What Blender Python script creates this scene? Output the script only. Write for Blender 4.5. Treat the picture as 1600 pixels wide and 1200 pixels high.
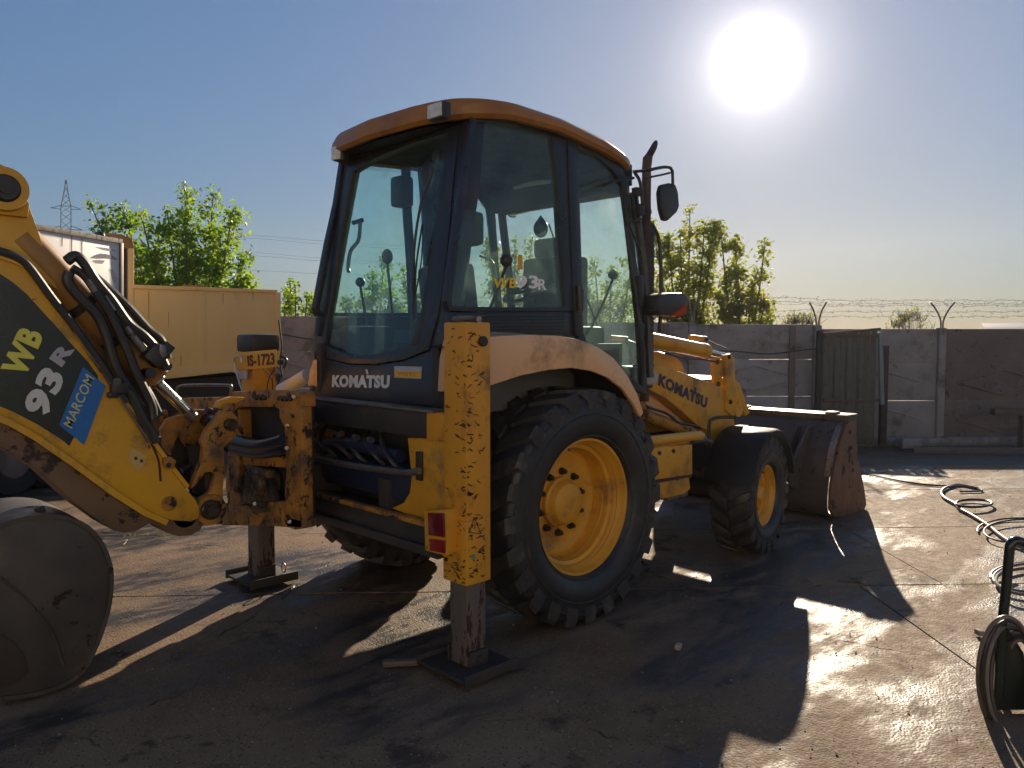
import bpy, bmesh, math, random
from mathutils import Vector, Matrix
import numpy as np
random.seed(7)
R = math.radians
# ------------------------------------------------------------------ scene, camera, light
S = bpy.context.scene
for o in list(bpy.data.objects): bpy.data.objects.remove(o)
COL = S.collection
F_PX, PITCH, HEAD, CAMH = 1235.34, R(3.303), R(44.075), 1.7146
_c, _s = math.cos(HEAD), math.sin(HEAD)
OX, OY = -0.29286, 5.43493
CAM = Vector((-OX*_c-OY*_s, OX*_s-OY*_c, CAMH))
FWD = Vector((_s, _c, 0)); RGT = Vector((_c, -_s, 0)); UP = Vector((0, 0, 1))
cd = bpy.data.cameras.new('camera'); co = bpy.data.objects.new('camera', cd); COL.objects.link(co)
cd.sensor_width = 36; cd.lens = 36*F_PX/1600; cd.clip_start = .05; cd.clip_end = 3000
co.location = CAM; co.rotation_euler = (R(90)-PITCH, 0, -HEAD)
S.camera = co
S.render.resolution_x, S.render.resolution_y = 1024, 768

SUN_EL, SUN_AZ = R(18.1), R(29.1)          # azimuth from +X towards +Y
SUN = Vector((math.cos(SUN_AZ)*math.cos(SUN_EL), math.sin(SUN_AZ)*math.cos(SUN_EL), math.sin(SUN_EL)))
w = bpy.data.worlds.new('World'); S.world = w; w.use_nodes = True
nt = w.node_tree; bg = nt.nodes['Background']
sky = nt.nodes.new('ShaderNodeTexSky'); sky.sky_type = 'NISHITA'; sky.sun_disc = False
sky.sun_elevation = SUN_EL; sky.sun_rotation = R(90)-SUN_AZ
sky.air_density = 1.0; sky.dust_density = 0.15; sky.ozone_density = 4.5
bg.inputs['Strength'].default_value = .085
# the sun itself and the bright air close round it
geo = nt.nodes.new('ShaderNodeTexCoord')
dot = nt.nodes.new('ShaderNodeVectorMath'); dot.operation = 'DOT_PRODUCT'; dot.inputs[1].default_value = SUN
nt.links.new(geo.outputs['Generated'], dot.inputs[0])
def wmath(op, a, b):
    n = nt.nodes.new('ShaderNodeMath'); n.operation = op
    for i, v in enumerate((a, b)):
        if hasattr(v, 'links'): nt.links.new(v, n.inputs[i])
        elif v is not None: n.inputs[i].default_value = v
    return n.outputs[0]
cl = wmath('MAXIMUM', dot.outputs['Value'], 0)
g1 = wmath('MULTIPLY', wmath('POWER', cl, 2600), 26)
g2 = wmath('MULTIPLY', wmath('POWER', cl, 330), 4.0)
g3 = wmath('MULTIPLY', wmath('POWER', cl, 30), .8)
gs = wmath('ADD', wmath('ADD', g1, g2), g3)
gc = nt.nodes.new('ShaderNodeVectorMath'); gc.operation = 'SCALE'; gc.inputs[0].default_value = (1, .88, .86)
nt.links.new(gs, gc.inputs['Scale'])
ad = nt.nodes.new('ShaderNodeVectorMath'); ad.operation = 'ADD'
# the camera's soft shoulder on the bright sky: c / (1 + k c)
sl_ = nt.nodes.new('ShaderNodeVectorMath'); sl_.operation = 'DOT_PRODUCT'; sl_.inputs[1].default_value = (.3, .6, .1); nt.links.new(sky.outputs[0], sl_.inputs[0])
sh_ = nt.nodes.new('ShaderNodeCombineXYZ'); lk_ = wmath('MULTIPLY', sl_.outputs['Value'], .40)
for i_ in range(3): nt.links.new(lk_, sh_.inputs[i_])
sa_ = nt.nodes.new('ShaderNodeVectorMath'); sa_.operation = 'ADD'; sa_.inputs[1].default_value = (1, 1, 1); nt.links.new(sh_.outputs[0], sa_.inputs[0])
sd_ = nt.nodes.new('ShaderNodeVectorMath'); sd_.operation = 'DIVIDE'; nt.links.new(sky.outputs[0], sd_.inputs[0]); nt.links.new(sa_.outputs[0], sd_.inputs[1])
nt.links.new(sd_.outputs[0], ad.inputs[0]); nt.links.new(gc.outputs[0], ad.inputs[1])
nt.links.new(ad.outputs[0], bg.inputs['Color'])
sl = bpy.data.lights.new('sun', 'SUN'); sl.energy = 4.2; sl.angle = R(.6); sl.color = (1, .82, .61)
so = bpy.data.objects.new('sun', sl); COL.objects.link(so); so.rotation_euler = SUN.to_track_quat('Z', 'Y').to_euler()
so.location = (0, 0, 20)
S.view_settings.view_transform = 'Standard'; S.view_settings.look = 'None'; S.view_settings.gamma = 1
S.view_settings.use_curve_mapping = False
S.view_settings.exposure = .95
S.render.engine = 'CYCLES'
S.cycles.max_bounces = 8; S.cycles.transparent_max_bounces = 16; S.cycles.caustics_reflective = False

# ------------------------------------------------------------------ measuring: a point of the photo on a real plane
def ray(px, py):
    x = (px-800)/F_PX; u = -(py-600)/F_PX
    t = -PITCH
    Y = math.cos(PITCH)+u*math.sin(PITCH); Z = -math.sin(PITCH)+u*math.cos(PITCH)
    return RGT*x+FWD*Y+UP*Z
def on(px, py, p, n):
    d = ray(px, py); n = Vector(n); t = (Vector(p)-CAM).dot(n)/d.dot(n)
    return CAM+d*t
def PX(px, py, v): return on(px, py, (v, 0, 0), (1, 0, 0))
def PY(px, py, v): return on(px, py, (0, v, 0), (0, 1, 0))
def PZ(px, py, v=0): return on(px, py, (0, 0, v), (0, 0, 1))
def PD(px, py, d):
    r = ray(px, py); return CAM+r*(d/r.dot(FWD))
def CP(x, d, z=0): return Vector((CAM.x, CAM.y, 0))+RGT*x+FWD*d+UP*z
def camd(v): return (Vector(v)-CAM).dot(FWD)
def camx(v): return (Vector(v)-CAM).dot(RGT)

# ------------------------------------------------------------------ object helpers
OFF = {}
def thing(name, label, cat, loc=(0, 0, 0), group=None, kind=None):
    o = bpy.data.objects.new(name, None); COL.objects.link(o); o.location = loc; OFF[o.name] = Vector(loc)
    o.empty_display_size = .2
    tag(o, label, cat, group, kind); return o
def tag(o, label=None, cat=None, group=None, kind=None):
    if label: o['label'] = label
    if cat: o['category'] = cat
    if group: o['group'] = group
    if kind: o['kind'] = kind
    return o
def link(name, me, mats, parent=None, base=None, smooth=True):
    o = bpy.data.objects.new(name, me); COL.objects.link(o)
    for m in (mats if isinstance(mats, (list, tuple)) else [mats]): me.materials.append(m)
    off = OFF[parent.name] if parent else Vector(base or (0, 0, 0))
    if off.length > 0: me.transform(Matrix.Translation(-off))
    if parent: o.parent = parent
    else: o.location = off
    OFF[o.name] = off
    return o
def obj(name, bm, mats, parent=None, base=None, angle=35):
    me = bpy.data.meshes.new(name)
    bmesh.ops.recalc_face_normals(bm, faces=bm.faces)
    ca = math.cos(R(angle))
    for f in bm.faces: f.smooth = True
    for e in bm.edges:
        if len(e.link_faces) == 2:
            a, b = e.link_faces[0].normal, e.link_faces[1].normal
            e.smooth = a.dot(b) > ca
        else: e.smooth = False
    bm.to_mesh(me); bm.free()
    return link(name, me, mats, parent, base)
def bevel(bm, faces, w, seg=2):
    if w <= 0: return
    es = set()
    for f in faces:
        for e in f.edges:
            if len(e.link_faces) == 2 and e.link_faces[0].normal.dot(e.link_faces[1].normal) < .85: es.add(e)
    if es: bmesh.ops.bevel(bm, geom=list(es), offset=w, segments=seg, affect='EDGES', profile=.6, clamp_overlap=True)
def prism(bm, pts, vec, bv=.006, mi=0):
    """solid from a coplanar outline, extruded by vec"""
    vec = Vector(vec); t = bmesh.new()
    a = [t.verts.new(Vector(p)) for p in pts]; b = [t.verts.new(Vector(p)+vec) for p in pts]
    n = len(pts); fs = [t.faces.new(a[::-1]), t.faces.new(b)]
    for i in range(n): fs.append(t.faces.new((a[i], a[(i+1) % n], b[(i+1) % n], b[i])))
    bmesh.ops.recalc_face_normals(t, faces=t.faces)
    for f in t.faces: f.normal_update()
    bevel(t, list(t.faces), bv)
    merge(bm, t, mi); return bm
def merge(bm, t, mi=0):
    t.verts.index_update(); vs = [bm.verts.new(v.co) for v in t.verts]
    for f in t.faces:
        try: g = bm.faces.new([vs[v.index] for v in f.verts]); g.material_index = mi
        except ValueError: pass
    t.free()
def box(bm, c, s, rot=None, bv=.006, mi=0):
    c = Vector(c); M = rot or Matrix.Identity(3); h = [x/2 for x in s]
    base = [(-h[0], -h[1], -h[2]), (h[0], -h[1], -h[2]), (h[0], h[1], -h[2]), (-h[0], h[1], -h[2])]
    return prism(bm, [c+M @ Vector(p) for p in base], M @ Vector((0, 0, s[2])), bv, mi)
def box2(bm, a, b, bv=.006, mi=0):
    a, b = Vector(a), Vector(b); s = [max(abs(a[i]-b[i]), .002) for i in range(3)]
    return box(bm, (a+b)/2, s, None, bv, mi)
def beam(bm, a, b, w_, h_, up=(0, 0, 1), bv=.004, mi=0):
    a, b = Vector(a), Vector(b); d = (b-a); L = d.length; d.normalize()
    s = d.cross(Vector(up)).normalized(); u = s.cross(d)
    M = Matrix((d, s, u)).transposed()
    return box(bm, (a+b)/2, (L, w_, h_), M, bv, mi)
def catmull(pts, n=6):
    pts = [Vector(p) for p in pts]
    if len(pts) < 3: return pts
    out = []; P = [pts[0]*2-pts[1]]+pts+[pts[-1]*2-pts[-2]]
    for i in range(1, len(P)-2):
        for k in range(n):
            t = k/n; a, b, c, d = P[i-1], P[i], P[i+1], P[i+2]
            out.append(.5*((2*b)+(c-a)*t+(2*a-5*b+4*c-d)*t*t+(-a+3*b-3*c+d)*t**3))
    out.append(pts[-1]); return out
def tube(bm, pts, r, seg=10, smooth=True, n=6, mi=0, cap=True):
    pts = catmull(pts, n) if smooth else [Vector(p) for p in pts]
    rr = r if isinstance(r, (list, tuple)) else None
    N = len(pts); up = None; rings = []
    for i, p in enumerate(pts):
        d = (pts[min(i+1, N-1)]-pts[max(i-1, 0)]).normalized()
        if up is None: up = d.orthogonal().normalized()
        up = (up-d*up.dot(d)).normalized(); s = d.cross(up)
        q = r
        if rr: t = i/(N-1)*(len(rr)-1); k = min(int(t), len(rr)-2); q = rr[k]+(rr[k+1]-rr[k])*(t-k)
        rings.append([bm.verts.new(p+(up*math.cos(a)+s*math.sin(a))*q) for a in [2*math.pi*j/seg for j in range(seg)]])
    for i in range(N-1):
        for j in range(seg):
            f = bm.faces.new((rings[i][j], rings[i][(j+1) % seg], rings[i+1][(j+1) % seg], rings[i+1][j])); f.material_index = mi
    if cap:
        bm.faces.new(rings[0][::-1]).material_index = mi; bm.faces.new(rings[-1]).material_index = mi
    return bm
def cyl(bm, a, b, r, seg=24, mi=0, r2=None, bv=0):
    a, b = Vector(a), Vector(b)
    if bv:
        d = (b-a).normalized()*bv
        return tube(bm, [a, a+d, b-d, b], [r-bv, r, r, r-bv], seg, False, mi=mi)
    return tube(bm, [a, b], [r, r if r2 is None else r2], seg, False, mi=mi)
def lathe(bm, prof, M, seg=48, mi=0):
    """profile (axial, radius) round the local X axis, M places it"""
    rings = []
    for (x, r) in prof:
        rings.append([bm.verts.new(M @ Vector((x, r*math.cos(2*math.pi*j/seg), r*math.sin(2*math.pi*j/seg)))) for j in range(seg)])
    for i in range(len(rings)-1):
        for j in range(seg):
            f = bm.faces.new((rings[i][j], rings[i][(j+1) % seg], rings[i+1][(j+1) % seg], rings[i+1][j])); f.material_index = mi
    return bm
def sheet(bm, pts, mi=0):
    f = bm.faces.new([bm.verts.new(Vector(p)) for p in pts]); f.material_index = mi; return bm
def ellipsoid(bm, c, r, seg=16, M=None, mi=0):
    t = bmesh.new(); bmesh.ops.create_uvsphere(t, u_segments=seg, v_segments=seg//2+2, radius=1)
    M = M or Matrix.Identity(3)
    for v in t.verts: v.co = Vector(c)+M @ Vector((v.co.x*r[0], v.co.y*r[1], v.co.z*r[2]))
    merge(bm, t, mi); return bm
def lettering(text, p0, p1, pt, nrm, mat, parent, depth=.0025, bold=.03, name='lettering', label=None, lift=.004):
    """text with baseline p0-p1 and cap top at pt, standing proud of its surface along nrm"""
    cu = bpy.data.curves.new('tmp', 'FONT'); cu.body = text; cu.offset = bold; cu.resolution_u = 3; cu.space_character = 1.02+bold*1.2
    to = bpy.data.objects.new('tmp', cu); COL.objects.link(to)
    dg = bpy.context.evaluated_depsgraph_get(); me = bpy.data.meshes.new_from_object(to.evaluated_get(dg))
    bpy.data.objects.remove(to)
    n = len(me.vertices); co_ = np.empty(n*3, 'f'); me.vertices.foreach_get('co', co_); co_ = co_.reshape(-1, 3)
    lo, hi = co_.min(0), co_.max(0)
    X = Vector(p1)-Vector(p0); Y = Vector(pt)-Vector(p0); N = Vector(nrm).normalized()
    bm = bmesh.new(); bm.from_mesh(me); bpy.data.meshes.remove(me)
    for v in bm.verts:
        a = (v.co.x-lo[0])/(hi[0]-lo[0]); b = (v.co.y-lo[1])/(hi[1]-lo[1])
        v.co = Vector(p0)+X*a+Y*b+N*lift
    r_ = bmesh.ops.extrude_face_region(bm, geom=bm.faces[:])
    for v in [g for g in r_['geom'] if isinstance(g, bmesh.types.BMVert)]: v.co += N*depth
    o = obj(name, bm, mat, parent)
    if label: o['label'] = label
    return o

# ------------------------------------------------------------------ materials
MATS = {}
def mat(name, base, rough=.5, metal=0., var=None, vscale=3., vamt=.5, chips=None, cscale=14., cth=.62, crough=.85, bump=0., bscale=60.,
        dirt=None, dscale=2.2, dth=.55, rvar=0., spec=.5, stretch=(1, 1, 1), coat=0.):
    if name in MATS: return MATS[name]
    m = bpy.data.materials.new(name); m.use_nodes = True; n = m.node_tree; b = n.nodes['Principled BSDF']; L = n.links.new
    tc = n.nodes.new('ShaderNodeTexCoord'); mp = n.nodes.new('ShaderNodeMapping'); L(tc.outputs['Object'], mp.inputs[0]); mp.inputs['Scale'].default_value = stretch
    def noise(sc, det=4, rgh=.6):
        q = n.nodes.new('ShaderNodeTexNoise'); q.inputs['Scale'].default_value = sc; q.inputs['Detail'].default_value = det; q.inputs['Roughness'].default_value = rgh
        L(mp.outputs[0], q.inputs['Vector']); return q.outputs[0]
    def ramp(v, lo, hi):
        q = n.nodes.new('ShaderNodeMapRange'); q.inputs[1].default_value = lo; q.inputs[2].default_value = hi; L(v, q.inputs[0]); return q.outputs[0]
    def mixc(f, a, c):
        q = n.nodes.new('ShaderNodeMix'); q.data_type = 'RGBA'
        if hasattr(f, 'links'): L(f, q.inputs[0])
        else: q.inputs[0].default_value = f
        for i, v in ((6, a), (7, c)):
            if hasattr(v, 'links'): L(v, q.inputs[i])
            else: q.inputs[i].default_value = (*v, 1)
        return q.outputs[2]
    col = (base[0], base[1], base[2]); cur = col
    rg = None
    if var:
        cur = mixc(ramp(noise(vscale, 6), .5-vamt*.5, .5+vamt*.5), cur, var)
    if dirt:
        cur = mixc(ramp(noise(dscale, 8, .7), dth, dth+.14), cur, dirt)
    cm = None
    if chips:
        cm = ramp(noise(cscale, 9, .72), cth, cth+.025); cur = mixc(cm, cur, chips)
    if hasattr(cur, 'links'): L(cur, b.inputs['Base Color'])
    else: b.inputs['Base Color'].default_value = (*cur, 1)
    if rvar or cm is not None:
        r_ = ramp(noise(vscale*1.7, 5), .3, .7)
        q = n.nodes.new('ShaderNodeMapRange'); L(r_, q.inputs[0]); q.inputs[3].default_value = rough-rvar; q.inputs[4].default_value = rough+rvar
        out = q.outputs[0]
        if cm is not None:
            k = n.nodes.new('ShaderNodeMix'); L(cm, k.inputs[0]); L(out, k.inputs[2]); k.inputs[3].default_value = crough; out = k.outputs[0]
        L(out, b.inputs['Roughness'])
    else: b.inputs['Roughness'].default_value = rough
    b.inputs['Metallic'].default_value = metal; b.inputs['Specular IOR Level'].default_value = spec
    b.inputs['Coat Weight'].default_value = coat
    if bump:
        q = n.nodes.new('ShaderNodeBump'); q.inputs['Strength'].default_value = bump; q.inputs['Distance'].default_value = .004
        L(noise(bscale, 5), q.inputs['Height']); L(q.outputs[0], b.inputs['Normal'])
        if cm is not None:
            q2 = n.nodes.new('ShaderNodeBump'); q2.invert = True; q2.inputs['Strength'].default_value = .5; q2.inputs['Distance'].default_value = .003
            L(cm, q2.inputs['Height']); L(q.outputs[0], q2.inputs['Normal']); L(q2.outputs[0], b.inputs['Normal'])
    MATS[name] = m; return m
def glass(name, tint, dust=.08, gloss=.07, dcol=(.5, .55, .5)):
    m = bpy.data.materials.new(name); m.use_nodes = True; n = m.node_tree; L = n.links.new; n.nodes.clear()
    out = n.nodes.new('ShaderNodeOutputMaterial'); t = n.nodes.new('ShaderNodeBsdfTransparent'); t.inputs[0].default_value = (*tint, 1)
    g = n.nodes.new('ShaderNodeBsdfGlossy'); g.inputs['Roughness'].default_value = .04
    d = n.nodes.new('ShaderNodeBsdfDiffuse'); d.inputs[0].default_value = (*dcol, 1); tl = n.nodes.new('ShaderNodeBsdfTranslucent'); tl.inputs[0].default_value = (*dcol, 1)
    dd = n.nodes.new('ShaderNodeMixShader'); dd.inputs[0].default_value = .5; L(d.outputs[0], dd.inputs[1]); L(tl.outputs[0], dd.inputs[2])
    fr = n.nodes.new('ShaderNodeFresnel'); gb = n.nodes.new('ShaderNodeNewGeometry'); ib = n.nodes.new('ShaderNodeMapRange'); ib.inputs[3].default_value = 1.5; ib.inputs[4].default_value = 1/1.5; L(gb.outputs['Backfacing'], ib.inputs[0]); L(ib.outputs[0], fr.inputs[0])
    mm = n.nodes.new('ShaderNodeMath'); mm.operation = 'MULTIPLY'; mm.inputs[1].default_value = gloss/.04; L(fr.outputs[0], mm.inputs[0]); mm.use_clamp = True
    a = n.nodes.new('ShaderNodeMixShader'); L(mm.outputs[0], a.inputs[0]); L(t.outputs[0], a.inputs[1]); L(g.outputs[0], a.inputs[2])
    tc = n.nodes.new('ShaderNodeTexCoord'); ns = n.nodes.new('ShaderNodeTexNoise'); ns.inputs['Scale'].default_value = 5; ns.inputs['Detail'].default_value = 8; ns.inputs['Roughness'].default_value = .7
    L(tc.outputs['Object'], ns.inputs['Vector'])
    mr = n.nodes.new('ShaderNodeMapRange'); L(ns.outputs[0], mr.inputs[0]); mr.inputs[1].default_value = .38; mr.inputs[2].default_value = .75; mr.inputs[3].default_value = dust*.4; mr.inputs[4].default_value = dust*2.4
    # dried water spots
    vo = n.nodes.new('ShaderNodeTexVoronoi'); vo.inputs['Scale'].default_value = 42; L(tc.outputs['Object'], vo.inputs['Vector'])
    vr = n.nodes.new('ShaderNodeMapRange'); L(vo.outputs['Distance'], vr.inputs[0]); vr.inputs[1].default_value = .09; vr.inputs[2].default_value = .14; vr.inputs[3].default_value = dust*3.2; vr.inputs[4].default_value = 0
    n2 = n.nodes.new('ShaderNodeTexNoise'); n2.inputs['Scale'].default_value = 9; L(tc.outputs['Object'], n2.inputs['Vector'])
    r2 = n.nodes.new('ShaderNodeMapRange'); L(n2.outputs[0], r2.inputs[0]); r2.inputs[1].default_value = .52; r2.inputs[2].default_value = .6
    ml = n.nodes.new('ShaderNodeMath'); ml.operation = 'MULTIPLY'; L(vr.outputs[0], ml.inputs[0]); L(r2.outputs[0], ml.inputs[1])
    ad_ = n.nodes.new('ShaderNodeMath'); ad_.operation = 'ADD'; ad_.use_clamp = True; L(mr.outputs[0], ad_.inputs[0]); L(ml.outputs[0], ad_.inputs[1])
    z = n.nodes.new('ShaderNodeMixShader'); L(ad_.outputs[0], z.inputs[0]); L(a.outputs[0], z.inputs[1]); L(dd.outputs[0], z.inputs[2]); L(z.outputs[0], out.inputs[0])
    return m
RUST = (.045, .02, .012)
YEL = mat('yellow_paint', (.70, .35, .022), .46, var=(.52, .24, .02), vscale=2.2, chips=RUST, cscale=16, cth=.655, dirt=(.24, .13, .04), dscale=3.6, dth=.52, bump=.12, bscale=90, rvar=.1)
YELW = mat('worn_yellow_paint', (.68, .335, .022), .5, var=(.60, .24, .015), vscale=3.5, chips=RUST, cscale=17, cth=.655, dirt=(.20, .10, .03), dscale=5, dth=.54, bump=.25, bscale=50, rvar=.12, stretch=(1, 1, .75))
YELD = mat('dirty_yellow_paint', (.52, .23, .025), .55, var=(.28, .12, .02), vscale=5, chips=(.03, .02, .015), cscale=10, cth=.55, dirt=(.10, .06, .035), dscale=4, dth=.47, bump=.3, bscale=40, rvar=.12)
YELB = mat('boom_yellow_paint', (.74, .40, .022), .40, var=(.56, .28, .02), vscale=1.8, chips=RUST, cscale=11, cth=.67, dirt=(.26, .15, .04), dscale=3.2, dth=.53, bump=.08, bscale=60, rvar=.1)
ORG = mat('fender_orange_sky_paint', (.80, .47, .24), .24, var=(.70, .42, .24), vscale=1.5, chips=(.2, .1, .05), cscale=30, cth=.72, dirt=(.34, .2, .09), dscale=2.4, dth=.56, bump=.05, rvar=.08)  # orange paint, base made paler to carry the sky's reflection
ROOF = mat('roof_shaded_orange_paint', (.40, .165, .02), .36, var=(.26, .10, .015), vscale=3, dirt=(.12, .06, .03), dscale=4, dth=.56, bump=.08, rvar=.1)  # orange paint, base darkened to hold the shade under the roof edge
RIM = mat('rim_yellow_paint', (.76, .38, .03), .45, var=(.56, .26, .025), vscale=4, chips=RUST, cscale=34, cth=.665, dirt=(.30, .15, .04), dscale=4.5, dth=.55, bump=.12, bscale=60, rvar=.1)
BLK = mat('black_cab_paint', (.018, .02, .027), .34, var=(.03, .03, .034), vscale=3, dirt=(.06, .05, .045), dscale=3, dth=.58, bump=.05, rvar=.1)
BLK2 = mat('black_plastic', (.022, .022, .025), .45, var=(.04, .038, .036), vscale=8, bump=.2, bscale=120, rvar=.1)
FRM = mat('black_frame_paint', (.022, .024, .032), .4, var=(.045, .04, .038), vscale=4, chips=(.09, .045, .025), cscale=11, cth=.64, dirt=(.07, .05, .04), dscale=5, dth=.55, bump=.3, bscale=45, rvar=.12)
HOSE = mat('hose_rubber', (.018, .018, .02), .42, var=(.05, .045, .04), vscale=9, bump=.2, rvar=.1)
RUB = mat('tyre_rubber', (.014, .0145, .017), .46, var=(.028, .027, .028), vscale=3.5, dirt=(.055, .047, .04), dscale=5, dth=.56, bump=.25, bscale=80, rvar=.14)
RUBT = mat('tread_rubber', (.02, .02, .022), .62, var=(.045, .04, .036), vscale=6, dirt=(.10, .082, .065), dscale=7, dth=.52, bump=.4, bscale=60, rvar=.1)
CHR = mat('chrome_rod', (.75, .72, .68), .16, 1., var=(.5, .45, .4), vscale=6, rvar=.06)
STL = mat('bare_steel', (.30, .28, .27), .42, .8, var=(.16, .13, .12), vscale=7, chips=(.09, .04, .02), cscale=18, cth=.6, bump=.2, rvar=.15)
LEG = mat('worn_steel_leg', (.13, .11, .10), .5, .35, var=(.20, .17, .15), vscale=9, chips=(.06, .03, .02), cscale=9, cth=.55, bump=.3, bscale=30, rvar=.15, stretch=(1.6, 1.6, .4))
BKT = mat('bucket_steel', (.055, .05, .048), .48, .3, var=(.10, .085, .07), vscale=4, chips=(.035, .02, .014), cscale=9, cth=.6, dirt=(.13, .10, .075), dscale=2.5, dth=.56, bump=.3, bscale=35, rvar=.14)
BKR = mat('rusty_bucket_side', (.19, .10, .06), .55, .2, var=(.11, .06, .04), vscale=5, chips=(.045, .025, .018), cscale=8, cth=.56, bump=.3, bscale=40, rvar=.12, stretch=(1, 1, .5))
GREASE = mat('greasy_steel', (.03, .026, .024), .3, .4, var=(.09, .06, .035), vscale=10, bump=.5, bscale=30, rvar=.15)
DECAL = mat('dark_decal', (.006, .014, .020), .28, var=(.010, .026, .026), vscale=1.6, dirt=(.05, .05, .04), dscale=5, dth=.62, rvar=.06)
WHT = mat('white_print', (.72, .74, .72), .4, var=(.5, .52, .5), vscale=8)
YPR = mat('yellow_print', (.75, .72, .10), .4, var=(.6, .55, .08), vscale=8)
GRY = mat('grey_print', (.45, .45, .50), .4, var=(.35, .35, .4), vscale=8)
NAVY = mat('navy_print', (.02, .022, .05), .4)
BLUE = mat('blue_sticker', (.01, .16, .48), .35, var=(.01, .12, .38), vscale=12, rvar=.05)
GOLD = mat('pale_gold_print', (.55, .55, .30), .4)
AMB = bpy.data.materials.new('amber_lens'); AMB.use_nodes = True
_b = AMB.node_tree.nodes['Principled BSDF']; _b.inputs['Base Color'].default_value = (.9, .13, .005, 1); _b.inputs['Roughness'].default_value = .2
_t = AMB.node_tree.nodes.new('ShaderNodeBsdfTranslucent'); _t.inputs[0].default_value = (1, .20, .005, 1); _m = AMB.node_tree.nodes.new('ShaderNodeMixShader'); _m.inputs[0].default_value = .7
AMB.node_tree.links.new(_b.outputs[0], _m.inputs[1]); AMB.node_tree.links.new(_t.outputs[0], _m.inputs[2]); AMB.node_tree.links.new(_m.outputs[0], AMB.node_tree.nodes['Material Output'].inputs[0])
REDL = mat('red_lens', (.16, .008, .014), .18, var=(.10, .006, .02), vscale=6, dirt=(.12, .07, .05), dscale=9, dth=.6, rvar=.05, coat=.5)
LENS = mat('lamp_lens', (.85, .83, .80), .2, var=(.45, .43, .42), vscale=30, rvar=.08)
SEAT = mat('seat_cloth', (.045, .042, .05), .8, var=(.07, .06, .06), vscale=9, bump=.3, bscale=150)
TRIM = mat('grey_trim', (.10, .10, .11), .7, var=(.14, .14, .14), vscale=5)
GLS = glass('tinted_glass', (.86, .97, .965), .03, .035, (.42, .55, .53))
GLS2 = glass('dusty_sheen_glass', (.88, .975, .965), .085, .03, (.46, .60, .56))  # dust, raised and tinted teal to stand in for pale reflections too
PLATE = mat('plate_yellow', (.78, .40, .02), .4, var=(.68, .33, .02), vscale=12, dirt=(.3, .15, .03), dscale=9, dth=.64)
INK = mat('plate_ink', (.08, .03, .02), .5)
CONC = mat('fence_concrete', (.26, .225, .205), .85, var=(.36, .315, .29), vscale=2.6, chips=(.18, .15, .145), cscale=5, cth=.62, dirt=(.13, .105, .095), dscale=1.4, dth=.50, bump=.6, bscale=25, rvar=.05)
CONC2 = mat('brown_fence_concrete', (.20, .15, .13), .85, var=(.14, .105, .09), vscale=2.2, chips=(.08, .06, .055), cscale=6, cth=.60, dirt=(.24, .21, .19), dscale=2, dth=.58, bump=.6, bscale=25)
CONCL = mat('pale_fence_concrete', (.40, .37, .355), .85, var=(.28, .25, .24), vscale=3, chips=(.15, .13, .13), cscale=6, cth=.6, bump=.5, bscale=25)
GREEN = mat('faded_green_sheet', (.085, .09, .07), .6, .1, var=(.13, .115, .09), vscale=4, chips=(.09, .05, .03), cscale=9, cth=.58, bump=.3, bscale=30)
TAN = mat('tan_truck_paint', (.90, .58, .22), .5, var=(.82, .50, .17), vscale=1.4, chips=(.25, .11, .05), cscale=12, cth=.69, dirt=(.50, .32, .13), dscale=1.3, dth=.58, bump=.1, bscale=30, rvar=.08, stretch=(1, 1, .6))
BRN = mat('brown_truck_paint', (.36, .17, .05), .55, var=(.25, .11, .04), vscale=4, chips=RUST, cscale=10, cth=.62, bump=.2)
WBX = mat('white_truck_paint', (.80, .77, .74), .5, var=(.66, .62, .58), vscale=2, chips=(.25, .20, .17), cscale=13, cth=.66, dirt=(.40, .36, .33), dscale=3, dth=.62, bump=.1, stretch=(2.2, 2.2, .5))
DRK = mat('dark_chassis', (.02, .018, .017), .7, var=(.05, .04, .035), vscale=5, bump=.3)
WOOD = mat('grey_wood', (.16, .12, .09), .8, var=(.09, .065, .05), vscale=6, bump=.5, stretch=(1, 1, 6))
BARK = mat('bark', (.10, .085, .065), .9, var=(.17, .15, .12), vscale=9, bump=.6)
GALV = mat('galvanised_wire', (.25, .23, .22), .5, .6, var=(.14, .10, .08), vscale=4)
PYL = mat('pylon_steel', (.16, .19, .24), .6, .3)
def leafmat(name, a, b_, tr=.5):
    m = bpy.data.materials.new(name); m.use_nodes = True; n = m.node_tree; L = n.links.new; p = n.nodes['Principled BSDF']
    oi = n.nodes.new('ShaderNodeTexCoord'); ns = n.nodes.new('ShaderNodeTexNoise'); ns.inputs['Scale'].default_value = 1.7; ns.inputs['Detail'].default_value = 6
    L(oi.outputs['Object'], ns.inputs['Vector'])
    r_ = n.nodes.new('ShaderNodeMapRange'); r_.inputs[1].default_value = .35; r_.inputs[2].default_value = .65; L(ns.outputs[0], r_.inputs[0])
    mx = n.nodes.new('ShaderNodeMix'); mx.data_type = 'RGBA'; L(r_.outputs[0], mx.inputs[0]); mx.inputs[6].default_value = (*a, 1); mx.inputs[7].default_value = (*b_, 1)
    L(mx.outputs[2], p.inputs['Base Color']); p.inputs['Roughness'].default_value = .45
    t = n.nodes.new('ShaderNodeBsdfTranslucent'); br = n.nodes.new('ShaderNodeMix'); br.data_type = 'RGBA'; br.blend_type = 'MULTIPLY'; br.inputs[0].default_value = 1
    L(mx.outputs[2], br.inputs[6]); br.inputs[7].default_value = (4.6, 4.2, 1.1, 1); L(br.outputs[2], t.inputs[0])
    ms = n.nodes.new('ShaderNodeMixShader'); ms.inputs[0].default_value = tr; L(p.outputs[0], ms.inputs[1]); L(t.outputs[0], ms.inputs[2]); L(ms.outputs[0], n.nodes['Material Output'].inputs[0])
    return m
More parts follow.
